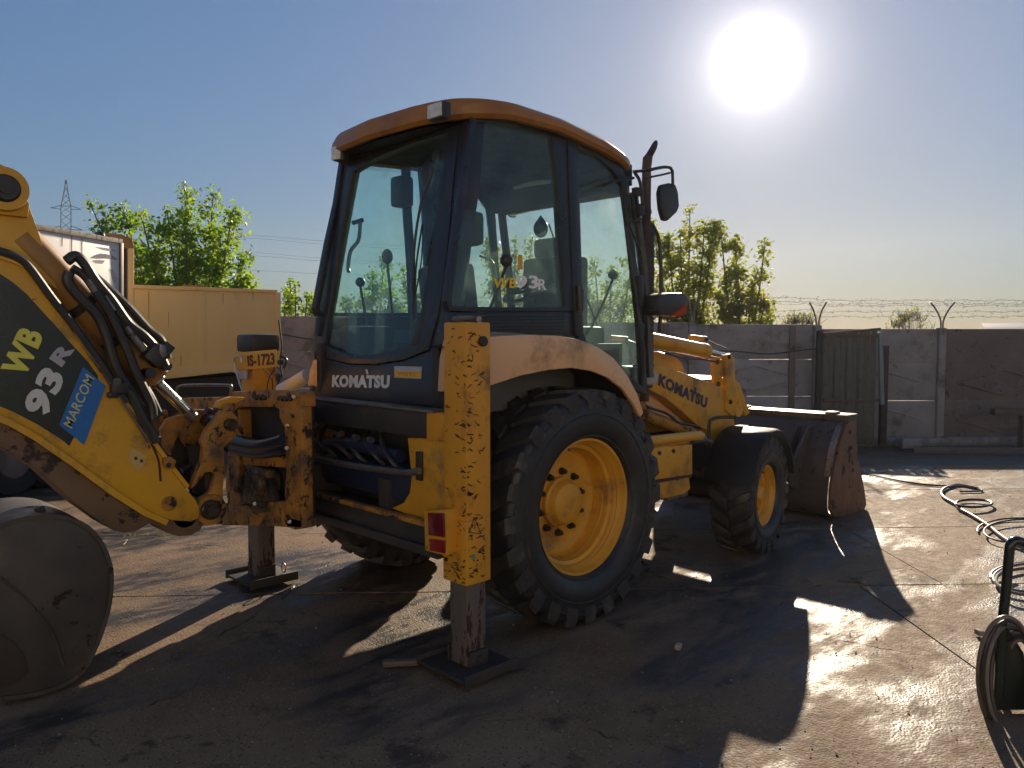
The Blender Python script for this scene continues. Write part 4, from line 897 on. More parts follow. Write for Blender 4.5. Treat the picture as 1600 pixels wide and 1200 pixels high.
# decal, print, stickers
def dpl(pts, m_, nm, lift, par=boom):
    bm = bmesh.new(); prism(bm, [PY(a, b, BY)-Y3*lift for a, b in pts], -Y3*.001, 0); return obj(nm, bm, m_, par)
dec = dpl([(-60, 402), (-20, 417), (0, 428), (20, 441), (42, 460), (60, 480), (84, 506), (112, 538), (138, 566), (152, 586), (156, 606), (108, 697), (98, 688), (60, 664), (20, 643), (-20, 627), (-60, 614)], DECAL, 'decal', .001)
dpl([(-60, 560), (-20, 600), (20, 615), (70, 600), (60, 560), (90, 600), (110, 640), (108, 694), (60, 662), (20, 641), (-20, 625), (-60, 612)], mat('green_decal', (.010, .028, .020), .3, var=(.006, .016, .016), vscale=2), 'decal_fade', .0025)
lettering('WB', A(38, 592), A(69, 524), A(0, 576), -Y3, YPR, boom, .001, .05, lift=.005)
lettering('93', A(71, 656), A(104, 590), A(33, 636), -Y3, WHT, boom, .001, .05, lift=.005)
lettering('R', A(96, 574), A(117, 545), A(76, 560), -Y3, GRY, boom, .001, .05, lift=.005)
st = dpl([(129, 573), (165, 603), (131, 695), (92, 664)], BLUE, 'sticker', .004)
lettering('MARCOM', A(112, 670), A(147, 592), A(98, 662), -Y3, GOLD, boom, .0008, .01, lift=.0065)
for k in range(4): lettering(('SERVICE - PARTS', 'SALES - RENTAL', 'CALL US', 'OPEN DAILY')[k], A(119+k*4, 677-k*1), A(151+k*3, 606+k*2), A(117+k*4, 676-k*1), -Y3, mat('sticker_text', (.01, .10, .36), .4), boom, .0005, 0, lift=.0065) if False else None
dpl([(201, 710), (207, 700), (228, 712), (226, 722), (217, 738), (203, 722)], mat('worn_white_sticker', (.55, .42, .16), .5, var=(.6, .35, .08), vscale=20), 'sticker', .002)
for (a, b) in ((209, 714), (218, 718)): dpl([(a, b), (a+4, b-1), (a+6, b+4), (a+1, b+5)], INK, 'sticker_mark', .0035)
# upper web of the boom and dipper knuckle with its pin
aplate([(-60, 300), (0, 312), (30, 318), (46, 322), (60, 360), (75, 405), (92, 455), (70, 440), (40, 412), (-60, 390)], BY+.06, .16, YELB, 'web', boom, .01)
aplate([(-60, 240), (0, 255), (14, 262), (27, 276), (33, 292), (40, 305), (47, 320), (44, 340), (0, 335), (-60, 320)], BY+.03, .22, YELB, 'head', boom, .012)
bm = bmesh.new(); c = PY(10, 293, BY-.01); cyl(bm, c, c+Y3*.3, .062, 28, bv=.008); cyl(bm, c-Y3*.012, c, .03, 16); part('pin', bm, BLK2, boom)
bm = bmesh.new(); c = PY(8, 294, BY+.0); lathe(bm, [(0, .065), (.0, .10), (.03, .105), (.03, .1)], Matrix.Translation(c) @ Matrix.Rotation(math.pi/2, 4, 'Z'), 32); part('pin_boss', bm, YELB, boom)

aplate([(60, 400), (96, 425), (150, 490), (205, 560), (236, 600), (252, 660), (244, 690), (215, 655), (150, 560), (95, 480)], BY+.10, .04, mat('brown_web_paint', (.24, .12, .03), .5, var=(.14, .07, .02), vscale=4, dirt=(.06, .04, .03), dscale=3, dth=.5, bump=.2), 'rib', boom, .006)
# boom cylinder and rod
cyo = bpy.data.objects.new('boom_cylinder', None); COL.objects.link(cyo); cyo.parent = M; cyo.location = (-2.2, .37, 1.8); OFF[cyo.name] = Vector((-2.2, .37, 1.8))
cy = BY+.15
a, b = PY(25, 372, cy), PY(240, 592, cy); d = (b-a).normalized()
bm = bmesh.new(); tube(bm, [a, b-d*.03, b-d*.025, b], [.098, .098, .102, .102], 32, False); part('barrel', bm, mat('brown_yellow_paint', (.42, .21, .045), .45, var=(.30, .15, .04), vscale=3, chips=RUST, cscale=10, cth=.66, dirt=(.16, .09, .04), dscale=2, dth=.55, bump=.15, rvar=.1), cyo)
e = PY(301, 652, cy)
bm = bmesh.new(); cyl(bm, b, e, .030, 20); cyl(bm, b-d*.0, b+d*.03, .055, 24, bv=.008); part('rod', bm, CHR, cyo)
bm = bmesh.new(); cyl(bm, e-d*.05, e+d*.005, .034, 20, bv=.004); part('rod_end', bm, STL, cyo)
bm = bmesh.new(); c = b-d*.03; tube(bm, [c-d*.0, c-d*.05], .104, 28, False); part('gland', bm, YELD, cyo)
for px, py in ((100, 396),):
    pass
# black clamps round the barrel, valve block, hose runs on the cylinder
for t0 in (.42, .66):
    c = a.lerp(b, t0); bm = bmesh.new(); tube(bm, [c, c+d*.045], .103, 28, False); part('clamp', bm, DRK, cyo)
# dark lower body visible under the barrel
def cq(px, py, y): return PY(px, py, y)
hoses = [([(104, 408), (118, 400), (132, 412), (150, 440), (175, 470), (200, 505), (225, 525), (245, 548), (258, 572)], .026, cy-.15),
         ([(108, 425), (106, 440), (122, 462), (150, 490), (165, 520), (180, 570), (200, 605), (222, 635)], .026, cy-.16),
         ([(112, 418), (132, 432), (160, 468), (190, 505), (222, 545), (240, 560)], .020, cy-.14),
         ([(145, 430), (170, 452), (200, 480), (232, 515), (252, 532), (262, 560)], .024, cy-.08),
         ([(150, 455), (172, 490), (196, 540), (214, 585), (236, 630), (240, 655)], .024, cy-.17),
         ([(160, 470), (188, 520), (210, 575), (236, 620), (250, 650)], .02, cy-.12)]
for pts, r_, yy in hoses:
    bm = bmesh.new(); tube(bm, [PY(x, y, yy) for x, y in pts], r_, 10); part('hose', bm, HOSE, cyo)
bm = bmesh.new(); p = PY(242, 555, cy-.15); box(bm, p, (.10, .09, .10), Matrix.Rotation(.7, 3, 'Y'), .012); box(bm, PY(256, 548, cy-.14), (.06, .07, .09), Matrix.Rotation(.7, 3, 'Y'), .01); cyl(bm, PY(262, 572, cy-.15), PY(262, 572, cy-.15)+Y3*.12, .025, 10); cyl(bm, PY(236, 583, cy-.17), PY(236, 583, cy-.17)+Y3*.10, .028, 10)
part('valve', bm, BLK2, cyo)
bm = bmesh.new(); prism(bm, [PY(x, y, cy-.2) for x, y in ((250, 537), (259, 541), (262, 556), (254, 560), (249, 550))], Y3*.008, .002); part('valve_cover', bm, STL, cyo)
for (pa, pb) in (((136, 436), (160, 470)), ((162, 462), (178, 486)), ((196, 510), (226, 548))):
    bm = bmesh.new(); cyl(bm, PY(*pa, cy-.155), PY(*pb, cy-.155), .021, 10, bv=.004); part('pipe', bm, STL, cyo)
# pipe and hose that follow the top edge of the boom
ed2 = [(-60, 378), (-20, 392), (5, 398), (30, 408), (48, 424), (80, 468), (110, 506), (140, 548), (180, 606), (198, 632)]
bm = bmesh.new(); tube(bm, [PY(x, y-4, BY-.01) for x, y in ed2], .020, 10); part('hose', bm, HOSE, boom)
bm = bmesh.new(); tube(bm, [PY(x, y, BY-.012) for x, y in ((118, 518), (150, 566), (190, 624), (214, 660), (232, 690))], .011, 8); part('pipe', bm, CHR, boom)
bm = bmesh.new(); tube(bm, [PY(x, y, BY-.02) for x, y in ((182, 596), (206, 618), (222, 650), (236, 672), (246, 690))], .026, 10); box(bm, PY(186, 606, BY-.03), (.08, .05, .06), None, .01); box(bm, PY(176, 617, BY-.02), (.05, .04, .03), None, .008); cyl(bm, PY(183, 596, BY-.06), PY(183, 596, BY+.02), .02, 10); part('hose_clamp', bm, BLK2, boom)
# links between the arm foot and the post
lk = [((262, 655), (284, 648), (290, 660), (274, 690), (268, 712), (258, 700), (252, 672)), ((292, 640), (330, 640), (338, 652), (318, 672), (318, 700), (300, 706), (286, 690), (280, 664)), ((248, 645), (262, 640), (266, 660), (250, 672))]
for i, pts in enumerate(lk): aplate(pts, .50+.05*i, .05, YELD, 'link', post)
aplate([(252, 668), (300, 655), (318, 700), (312, 760), (300, 772), (285, 745), (262, 712)], .62, .03, DRK, 'web', post)
bm = bmesh.new(); tube(bm, [PY(284, 735, .48), PY(298, 728, .48), PY(310, 722, .48)], .02, 10); part('rod', bm, BLK2, post)

# ---- dipper and digging bucket
dip = bpy.data.objects.new('dipper', None); COL.objects.link(dip); dip.parent = M; dip.location = (-2.9, .35, 1.0); OFF[dip.name] = Vector((-2.9, .35, 1.0))
aplate([(-60, 250), (-10, 262), (-14, 300), (-50, 500), (-70, 760), (-120, 800), (-190, 700), (-170, 400), (-120, 260)], BY+.06, .20, YELB, 'arm', dip, .01)
bk = bpy.data.objects.new('digging_bucket', None); COL.objects.link(bk); bk.parent = M; bk.location = (-2.5, .4, 0); OFF[bk.name] = Vector((-2.5, .4, 0)); bk['label'] = 'dark worn steel digging bucket resting on the ground'
KY = .12
shell = [(-90, 850), (-40, 832), (0, 817), (40, 806), (80, 803), (112, 808), (140, 822), (160, 845), (172, 872), (177, 900), (174, 940), (164, 980), (148, 1020), (130, 1050), (100, 1072), (50, 1088), (0, 1094)]
inner = [(-40, 1080), (10, 1080), (40, 1066), (52, 1050), (46, 1024), (30, 1004), (8, 990), (-20, 982), (-90, 975)]
aplate(shell+[(-90, 1094)], KY, .022, BKT, 'side_plate', bk, .005)
aplate(shell+[(-90, 1094)], KY+.52, .022, BKT, 'side_plate', bk, .005)
def strip2(pts, y, y0, y1, th, m_, nm, parent, flip=1):
    bm = bmesh.new(); P = [PY(a, b, y) for a, b in pts]; P = catmull(P, 3); n = len(P); ring = []
    for i, p in enumerate(P):
        d = (P[min(i+1, n-1)]-P[max(i-1, 0)]).normalized(); u = Vector((-d.z, 0, d.x))*flip
        ring.append([bm.verts.new(Vector((q.x, yy, q.z))) for q, yy in ((p, y0), (p+u*th, y0), (p+u*th, y1), (p, y1))])
    for i in range(n-1):
        for j in range(4): bm.faces.new((ring[i][j], ring[i][(j+1) % 4], ring[i+1][(j+1) % 4], ring[i+1][j]))
    bm.faces.new(ring[0]); bm.faces.new(ring[-1][::-1]); return obj(nm, bm, m_, parent, angle=30)
aplate([(-60, 1080), (0, 1078), (30, 1066), (44, 1050), (38, 1024), (22, 1004), (0, 992), (-60, 984)], KY-.010, .011, mat('bucket_inside_shade', (.035, .028, .024), .6, .2, var=(.06, .045, .035), vscale=6, bump=.4), 'wear_or_shade_plate', bk, .004)  # dark plate drawn in for the shaded hollow of the bucket
strip2(shell, KY, KY-.012, KY+.555, .02, BKT, 'back_plate', bk, -1)
bm = bmesh.new(); beam(bm, PY(-60, 838, KY+.1), PY(66, 802, KY+.1), .10, .02); part('cutting_edge', bm, STL, bk)
bm = bmesh.new(); beam(bm, PY(56, 801, KY+.1), PY(70, 797, KY+.1), .04, .04); part('bolt_head', bm, DRK, bk)
bm = bmesh.new(); tube(bm, [PY(0, 902, KY-.001), PY(40, 936, KY-.001), PY(80, 985, KY-.001), (PY(100, 1040, KY-.001))], .007, 6); part('weld', bm, BKT, bk)

# ---- number plate and bits on the left stabiliser
NX = XR-.12
def NP(px, py, dx=0): return PX(px, py, NX+dx)
bm = bmesh.new(); prism(bm, [NP(367, 551), NP(432, 546), NP(434, 573), NP(368, 579)], X3*.004, .001); np_ = part('number_plate', bm, PLATE, sL)
lettering('IS-1723', NP(388, 573), NP(430, 570), NP(387, 555), -X3, INK, sL, .001, .03, lift=.003)
bm = bmesh.new(); tube(bm, [NP(381, 617, -.02), NP(372, 590, -.02), NP(366, 566, -.03), NP(369, 557, -.04), NP(376, 558, -.04), NP(377, 566, -.04)], .008, 8); part('hook', bm, mat('pale_rod', (.5, .47, .44), .4, .5), sL)
bm = bmesh.new(); box(bm, NP(380, 585, .02), (.02, .10, .07), None, .006); part('junction_box', bm, GRY, sL)
for (q0, q1, q2) in (((428, 578), (420, 592), (417, 611)), ((412, 577), (424, 590), (426, 609)), ((432, 573), (440, 582), (434, 600))):
    bm = bmesh.new(); tube(bm, [NP(*q0, .01), NP(*q1, .01), NP(*q2, .01)], .004, 6); part('wire', bm, HOSE, sL)
bm = bmesh.new(); box(bm, NP(438, 566, 0), (.03, .03, .03), None, .004); part('clip', bm, BLK2, sL); bm = bmesh.new(); box(bm, NP(434, 590, .02), (.02, .03, .05), None, .004); part('clip', bm, BLK2, sL)
# pale grab rail and deck behind the boom foot
bm = bmesh.new(); tube(bm, [PX(276, 626, -1.0), PX(276, 608, -1.0), PX(290, 602, -1.0), PX(352, 602, -1.0), PX(361, 606, -1.0), PX(358, 624, -1.0)], .012, 8); part('grab_rail', bm, STL)
bm = bmesh.new(); prism(bm, [PX(x, y, -1.0) for x, y in ((286, 622), (366, 620), (366, 660), (286, 660))], X3*.05, .006); part('deck_plate', bm, YELD)
bm = bmesh.new(); tube(bm, [PX(440, 610, -.7), PX(482, 586, -.7)], .05, 16, False); part('left_step_tube', bm, mat('pale_blue_paint', (.45, .5, .6), .35), M)
# ---- cab: slanted rear plane and side planes
cab = bpy.data.objects.new('cab', None); COL.objects.link(cab); cab.parent = M; cab.location = (0, 0, 1.3); OFF[cab.name] = Vector((0, 0, 1.3)); cab['label'] = 'glazed black operator cab with yellow roof'
RP0, RP1 = Vector((-.80, 0, 1.35)), Vector((-.56, 0, 2.95))
RN = Vector((-(RP1.z-RP0.z), 0, RP1.x-RP0.x)).normalized()
SP0, SP1 = Vector((0, -.735, 1.4)), Vector((0, -.68, 2.95))
SN = Vector((0, -(SP1.z-SP0.z), SP0.y-SP1.y)).normalized()
if SN.y > 0: SN = -SN
SN = Vector((0, -1, .035)).normalized()
def RW(px, py, off=0): return on(px, py, RP0+RN*off, RN)
def SW(px, py, off=0): return on(px, py, SP0+SN*off, SN)
def mirror(p): return Vector((p.x, -p.y, p.z))
def rpl(name, pts, off, th, m_, bv=.004, label=None, par=cab):
    bm = bmesh.new(); prism(bm, [RW(a, b, off) for a, b in pts], -RN*th, bv); return part(name, bm, m_, par, label)
def ringp(name, outer, inner_, f, n, off, th, m_, both=False, par=cab, bv=.003):
    """flat frame between two closed outlines with the same number of points"""
    def mk(mir):
        bm = bmesh.new(); N = len(outer); o = [f(*p, off) for p in outer]; i_ = [f(*p, off) for p in inner_]; v = -n*th
        if mir: o = [mirror(q) for q in o]; i_ = [mirror(q) for q in i_]; v = mirror(v)
        O0 = [bm.verts.new(q) for q in o]; I0 = [bm.verts.new(q) for q in i_]; O1 = [bm.verts.new(q+v) for q in o]; I1 = [bm.verts.new(q+v) for q in i_]
        fs = []
        for k in range(N):
            l = (k+1) % N
            for q in ((O0[k], O0[l], I0[l], I0[k]), (O1[k], I1[k], I1[l], O1[l]), (O0[k], O1[k], O1[l], O0[l]), (I0[k], I0[l], I1[l], I1[k])): fs.append(bm.faces.new(q))
        bmesh.ops.recalc_face_normals(bm, faces=bm.faces)
        for q in bm.faces: q.normal_update()
        bevel(bm, fs, bv, 2)
        return part(name, bm, m_, par)
    a = mk(False)
    if both: mk(True)
    return a
# rear window and its black surround
gl = [(551, 268), (585, 247), (640, 225), (700, 207), (690, 280), (676, 370), (664, 450), (657, 492), (652, 512), (644, 536), (612, 549), (580, 555), (545, 554), (520, 546), (506, 536), (516, 470), (532, 370)]
ou = [(541, 256), (580, 231), (636, 205), (718, 180), (708, 280), (700, 370), (691, 450), (684, 492), (676, 520), (670, 546), (630, 562), (585, 569), (545, 568), (512, 560), (492, 548), (504, 470), (521, 370)]
ringp('rear_window_frame', ou, gl, RW, RN, .012, .05, BLK)
rpl('rear_window', [(a+(2 if a < 600 else -2)*0, b) for a, b in gl], -.012, .006, GLS, 0)
# lower rear panel
rpl('rear_panel', [(490, 549), (512, 561), (545, 569), (585, 570), (630, 563), (671, 547), (690, 540), (691, 636), (600, 631), (487, 622), (484, 600)], .0, .06, BLK, .01)
rpl('panel_lip', [(487, 625), (600, 634), (691, 639), (691, 643), (600, 639), (487, 629)], .012, .05, BLK2, .003)
lettering('KOMATSU', RW(519, 605), RW(609, 607), RW(520, 586), RN, WHT, cab, .0015, .06, lift=.002)
bm = bmesh.new(); prism(bm, [RW(a, b, .0035) for a, b in ((571, 577), (574, 577), (576, 585), (573, 585))], RN*.001, 0); part('logo_tick', bm, WHT, cab)
rpl('sticker', [(616, 572), (659, 573), (658, 592), (616, 590)], .002, .0015, GRY, 0)
rpl('sticker_stripe', [(616, 579), (658, 580), (658, 591), (616, 589)], .0035, .001, PLATE, 0)
lettering('WB93', RW(622, 587), RW(650, 588), RW(622, 581), RN, mat('ochre_print', (.45, .2, .02), .5), cab, .0005, 0, lift=.005)
# corner pillars
pr = [(718, 178), (738, 176), (730, 280), (716, 380), (705, 470), (700, 540), (692, 640), (690, 640), (671, 546), (676, 520), (684, 492), (691, 450), (700, 370), (708, 280)]
rpl('rear_pillar', pr, .004, .10, BLK, .012, 'right rear pillar')
pl_ = [(537, 254), (545, 256), (524, 370), (507, 470), (494, 548), (488, 625), (483, 622), (484, 560), (498, 470), (516, 370)]
rpl('rear_pillar', pl_, .006, .10, BLK, .008, 'left rear pillar')
# wiper
bm = bmesh.new(); tube(bm, [RW(678, 262, .05), RW(668, 290, .06), RW(657, 322, .06), RW(648, 380, .045), RW(645, 440, .035), RW(646, 470, .03)], .008, 8)
tube(bm, [RW(660, 350, .03), RW(651, 410, .025), RW(645, 494, .025)], .006, 6); tube(bm, [RW(661, 352, .03), RW(658, 410, .04), RW(647, 470, .03)], .004, 6)
part('wiper', bm, BLK2, cab)
bm = bmesh.new(); ellipsoid(bm, RW(672, 278, -.05), (.045, .07, .12), 16); ellipsoid(bm, RW(684, 250, -.04), (.03, .04, .07), 14); part('wiper_motor', bm, BLK2, cab)
bm = bmesh.new(); prism(bm, [RW(a, b, .014) for a, b in ((657, 488), (664, 450), (668, 450), (662, 500), (652, 540), (640, 540))], -RN*.04, .004); part('window_latch', bm, BLK2, cab)
# window strut and handle seen in the left of the rear window
bm = bmesh.new(); tube(bm, [RW(563, 345, -.05), RW(560, 375, -.07), RW(548, 392, -.05), RW(544, 415, -.05), RW(545, 425, -.05)], .013, 8); tube(bm, [RW(552, 348, -.05), RW(566, 344, -.06)], .016, 8); part('window_handle', bm, BLK2, cab)

# side: quarter window, door, pillars (both sides)
qg = [(743, 190), (790, 193), (830, 200), (862, 208), (872, 300), (877, 380), (881, 440), (883, 480), (840, 480), (790, 480), (740, 479), (708, 478), (706, 466), (722, 350), (732, 270)]
qo = [(737, 172), (790, 176), (834, 184), (885, 198), (890, 300), (893, 380), (896, 440), (898, 486), (840, 487), (790, 487), (735, 487), (703, 486), (698, 470), (714, 350), (727, 270)]
ringp('quarter_frame', qo, qg, SW, SN, .008, .05, BLK, True)
def spl(name, pts, off, th, m_, bv=.004, both=False, label=None):
    for mir in ((False, True) if both else (False,)):
        P = [SW(a, b, off) for a, b in pts]; v = -SN*th
        if mir: P = [mirror(q) for q in P]; v = mirror(v)
        bm = bmesh.new(); prism(bm, P, v, bv); o = part(name, bm, m_, cab, label)
    return o
spl('quarter_window', qg, -.012, .005, GLS2, 0, True)
spl('vent_panel', [(703, 488), (898, 487), (905, 525), (765, 526), (702, 524)], .0, .05, BLK, .006, True)
for k in range(6): spl('vent_slat', [(715, 493+k*5), (884, 492+k*5), (884, 494.4+k*5), (715, 495.4+k*5)], .008, .01, BLK2, .002)
spl('pillar', [(886, 196), (902, 202), (906, 300), (909, 400), (911, 470), (909, 500), (906, 524), (899, 524), (896, 440), (893, 380), (890, 300)], .018, .07, BLK, .008, True)
dg_ = [(902, 226), (930, 243), (958, 266), (973, 290), (982, 360), (990, 430), (997, 500), (1002, 560), (1004, 604), (985, 590), (965, 565), (940, 546), (918, 536), (912, 520), (908, 440), (904, 330)]
do = [(897, 204), (932, 224), (966, 250), (983, 286), (990, 360), (997, 430), (1004, 500), (1009, 560), (1012, 618), (988, 608), (960, 582), (935, 560), (908, 546), (903, 525), (902, 440), (899, 330)]
ringp('door_frame', do, dg_, SW, SN, .012, .035, BLK, True)
spl('door_window', dg_, -.006, .005, GLS2, 0, True)
# front corner pillars and windshield
F0 = SW(986, 300, -.02); F1 = SW(1010, 590, -.02)
for s in (1, -1):
    bm = bmesh.new(); a = Vector(F0); b = Vector(F1)
    if s < 0: a, b = mirror(a), mirror(b)
    tube(bm, [a+X3*.02, a.lerp(b, .5)+X3*.07, b+X3*.03], .035, 10); part('front_pillar', bm, BLK, cab)
bm = bmesh.new(); a, b = F0+X3*.03, F1+X3*.04
vs = []
for i in range(9):
    t = i/8; p = a.lerp(b, t)+X3*.07*math.sin(math.pi*t)
    vs.append([bm.verts.new(Vector((p.x+.10*(1-(k/4-1)**2), (p.y*(k/4-1)*-1), p.z))) for k in range(9)])
for i in range(8):
    for k in range(8): bm.faces.new((vs[i][k], vs[i][k+1], vs[i+1][k+1], vs[i+1][k]))
part('windshield', bm, GLS2, cab)
bm = bmesh.new(); tube(bm, [(F1.x+.1, -.2, 1.75), (F1.x+.12, .0, 2.1), (F0.x+.12, .2, 2.5)], .008, 6); tube(bm, [(F1.x+.1, .0, 1.9), (F0.x+.14, .25, 2.62)], .007, 6); part('wiper', bm, BLK2, cab)
# floor, front bulkhead, seat, console, levers
bm = bmesh.new(); box2(bm, (-.74, -.66, 1.18), (1.0, .66, 1.28), .02); box2(bm, (.88, -.66, 1.25), (1.02, .66, 1.52), .03); part('floor', bm, BLK2, cab)
bm = bmesh.new(); box2(bm, (-.74, .62, 1.28), (.3, .70, 1.78), .02); part('side_trim', bm, TRIM, cab); bm = bmesh.new(); box2(bm, (-.74, -.70, 1.28), (.3, -.64, 1.74), .02); part('side_trim', bm, TRIM, cab)

bm = bmesh.new(); box(bm, (.12, .02, 1.62), (.50, .50, .13), None, .05); box(bm, (.12, .02, 1.45), (.36, .36, .24), None, .03)
box(bm, (-.16, .02, 1.92), (.13, .48, .58), Matrix.Rotation(-.14, 3, 'Y'), .05); box(bm, (-.20, .02, 2.26), (.09, .26, .16), Matrix.Rotation(-.14, 3, 'Y'), .035)
for s in (-1, 1): box(bm, (.06, .02+s*.30, 1.86), (.34, .07, .06), None, .025)
part('seat', bm, SEAT)
bm = bmesh.new(); tube(bm, [(.80, .02, 1.3), (.62, .02, 2.0)], .035, 10); lathe(bm, [(0, .175), (.014, .19), (.0, .205), (-.014, .19), (0, .175)], Matrix.Translation((.60, .02, 2.06)) @ Matrix.Rotation(1.15, 4, 'Y'), 32)
for a in (0, 2.1, 4.2):
    m_ = Matrix.Translation((.60, .02, 2.06)) @ Matrix.Rotation(1.15, 4, 'Y'); cyl(bm, m_ @ Vector((0, 0, 0)), m_ @ Vector((0, .185*math.cos(a), .185*math.sin(a))), .013, 8)
box(bm, (.78, .02, 1.85), (.12, .34, .26), Matrix.Rotation(.3, 3, 'Y'), .03); part('steering_wheel', bm, BLK2)
bm = bmesh.new(); box(bm, (.55, -.45, 1.55), (.5, .2, .5), None, .04); box(bm, (-.5, .5, 1.55), (.3, .28, .5), None, .04); box(bm, (.3, .52, 1.6), (.4, .2, .5), None, .04); part('console', bm, BLK2)
def lever(px, py, X, r_, foot, tear=False):
    c = PX(px, py, X); bm = bmesh.new(); ellipsoid(bm, c, (r_, r_, r_*(1.35 if tear else 1)), 18)
    tube(bm, [c-Z3*r_*.8, c.lerp(Vector(foot), .4)-Z3*.05, Vector(foot)], .009, 8); part('control_lever', bm, BLK2)
bm = bmesh.new(); a_, b_ = PY(850, 400, .0), PY(884, 486, .0); box2(bm, (a_.x, -.24, 1.75), (b_.x, .24, a_.z), .05); box2(bm, (-.35, -.24, 1.5), (b_.x, .24, 1.78), .05); box2(bm, (a_.x+.02, -.14, a_.z-.01), (b_.x-.06, .14, a_.z+.14), .04); part('seat', bm, SEAT, M, 'dark swivelled seat with headrest')
bm = bmesh.new(); box2(bm, (.74, -.60, 2.71), (.93, .60, 2.93), .03); part('front_liner', bm, BLK2)
bm = bmesh.new(); box(bm, PY(728, 358, -.2), (.16, .2, .22), None, .04); part('rear_console_head', bm, BLK2)
lever(791, 407, -.35, .038, (-.42, -.45, 1.6)); c = PX(845, 357, .3); bm = bmesh.new(); ellipsoid(bm, c, (.05, .05, .062), 18); tube(bm, [c+Z3*.05, c+Z3*.085], [.03, .004], 10); part('hanging_knob', bm, BLK2)
lever(605, 401, -.45, .038, (-.35, .35, 1.6), True); lever(563, 441, -.5, .034, (-.45, .45, 1.5)); lever(958, 429, .75, .036, (.72, -.35, 1.6)); 
bm = bmesh.new(); prism(bm, [PX(a, b, .80) for a, b in ((793, 322), (848, 306), (850, 324), (797, 338))], X3*.012, .002); part('sun_visor', bm, glass('amber_visor', (.75, .62, .32), .25, .03, (.5, .42, .25)))
bm = bmesh.new(); tube(bm, [PX(792, 310, .78), PX(794, 334, .78), PX(800, 339, .78), PX(806, 338, .78)], .006, 6); part('visor_arm', bm, STL)
bm = bmesh.new(); tube(bm, [PX(804, 294, .60), PX(830, 287, .60), PX(866, 283, .60)], [.012, .018, .014], 8); part('roof_gap_light', bm, mat('pale_gap_light', (.55, .6, .6), .3))  # pale strip drawn for the light showing through the roof window gap
bm = bmesh.new(); box(bm, PY(628, 300, .6), (.12, .14, .22), None, .03); tube(bm, [PY(634, 262, .64), PY(636, 330, .64), PY(642, 420, .64), PY(646, 540, .64)], .035, 12); part('cab_post', bm, BLK2)
bm = bmesh.new(); tube(bm, [PX(750, 400, -.1), PX(770, 410, -.1), PX(776, 440, -.1), PX(780, 470, -.1)], .008, 6); part('cable', bm, STL)
# headliner and headers
spl('header', [(733, 160), (800, 172), (870, 190), (940, 226), (988, 258), (988, 290), (966, 254), (932, 228), (897, 208), (885, 202), (834, 188), (790, 180), (735, 176)], .004, .09, BLK, .004, True)
rpl('header', [(528, 246), (575, 218), (632, 188), (700, 164), (737, 160), (740, 180), (718, 184), (636, 209), (580, 235), (541, 260)], .01, .09, BLK, .004)
def zE(x):     # height of the roof's lower edge along the cab
    return float(np.interp(x, [-.85, -.68, -.3, .05, .5, .85, 1.0], [2.925, 2.955, 3.0, 3.01, 2.955, 2.885, 2.84]))
def outl(inset, n=56):
    pts = []
    for k in range(n):
        a = 2*math.pi*k/n; c_, s_ = math.cos(a), math.sin(a); e_ = .30
        x = math.copysign(abs(c_)**e_, c_); y = math.copysign(abs(s_)**e_, s_)
        hx, hy = .93-inset, .765-inset; X = .11+x*hx; Y = y*hy
        if x < 0: X += .17*abs(y)**2.2*(-x)
        else: X -= .10*abs(y)**2.5*x
        pts.append((X, Y))
    return pts
bm = bmesh.new(); rings = []
def rk(x): return 1+.55*min(max((-x-.05)/.6, 0), 1)
for (ins, dz) in ((.075, -.008), (.02, -.012), (.0, .008), (.0, .045), (.02, .068), (.08, .085), (.2, .105), (.4, .12), (.6, .125)):
    rings.append([bm.verts.new((x, y, zE(x)-.06*max(y/.765, 0)**3*min(max(.4-x, 0), 1)+(dz*rk(x) if 0 < dz < .08 else dz+(.05*(rk(x)-1) if dz > .08 else 0)))) for x, y in outl(ins)])
n = len(rings[0])
for i in range(len(rings)-1):
    for j in range(n): bm.faces.new((rings[i][j], rings[i][(j+1) % n], rings[i+1][(j+1) % n], rings[i+1][j]))
bm.faces.new(rings[-1]); part('roof', bm, ROOF, cab)
bm = bmesh.new(); o1 = outl(.07); v_ = [bm.verts.new((x, y, zE(x)-.02)) for x, y in o1]; c_ = bm.verts.new((0, 0, 2.97))
for j in range(n): bm.faces.new((v_[j], v_[(j+1) % n], c_))
bmesh.ops.solidify(bm, geom=bm.faces[:], thickness=.02); part('headliner', bm, BLK2, cab)
# work lamps under the roof edge
for i, (px, py, X, w_, h_) in enumerate(((680, 173, -.84, .115, .075), (526, 239, -.76, .075, .085))):
    c = PX(px, py, X); rot = Matrix.Rotation(.0 if i == 0 else .3, 3, 'Z'); bm = bmesh.new()
    box(bm, c+X3*.03, (.06, w_+.018, h_+.014), rot, .012); part('work_lamp', bm, BLK2, cab)
    bm = bmesh.new(); box(bm, c-X3*.004, (.014, w_, h_), rot, .006); part('lamp_lens', bm, LENS, cab)
bm = bmesh.new(); cyl(bm, SW(905, 446, .03), SW(907, 486, .03), .022, 12); box(bm, SW(906, 466, .02), (.06, .03, .13), None, .012); part('door_hinge', bm, BLK2, cab)
bm = bmesh.new(); box(bm, SW(880, 252, -.03), (.10, .05, .15), None, .03); part('hinge_cover', bm, BLK2, cab)
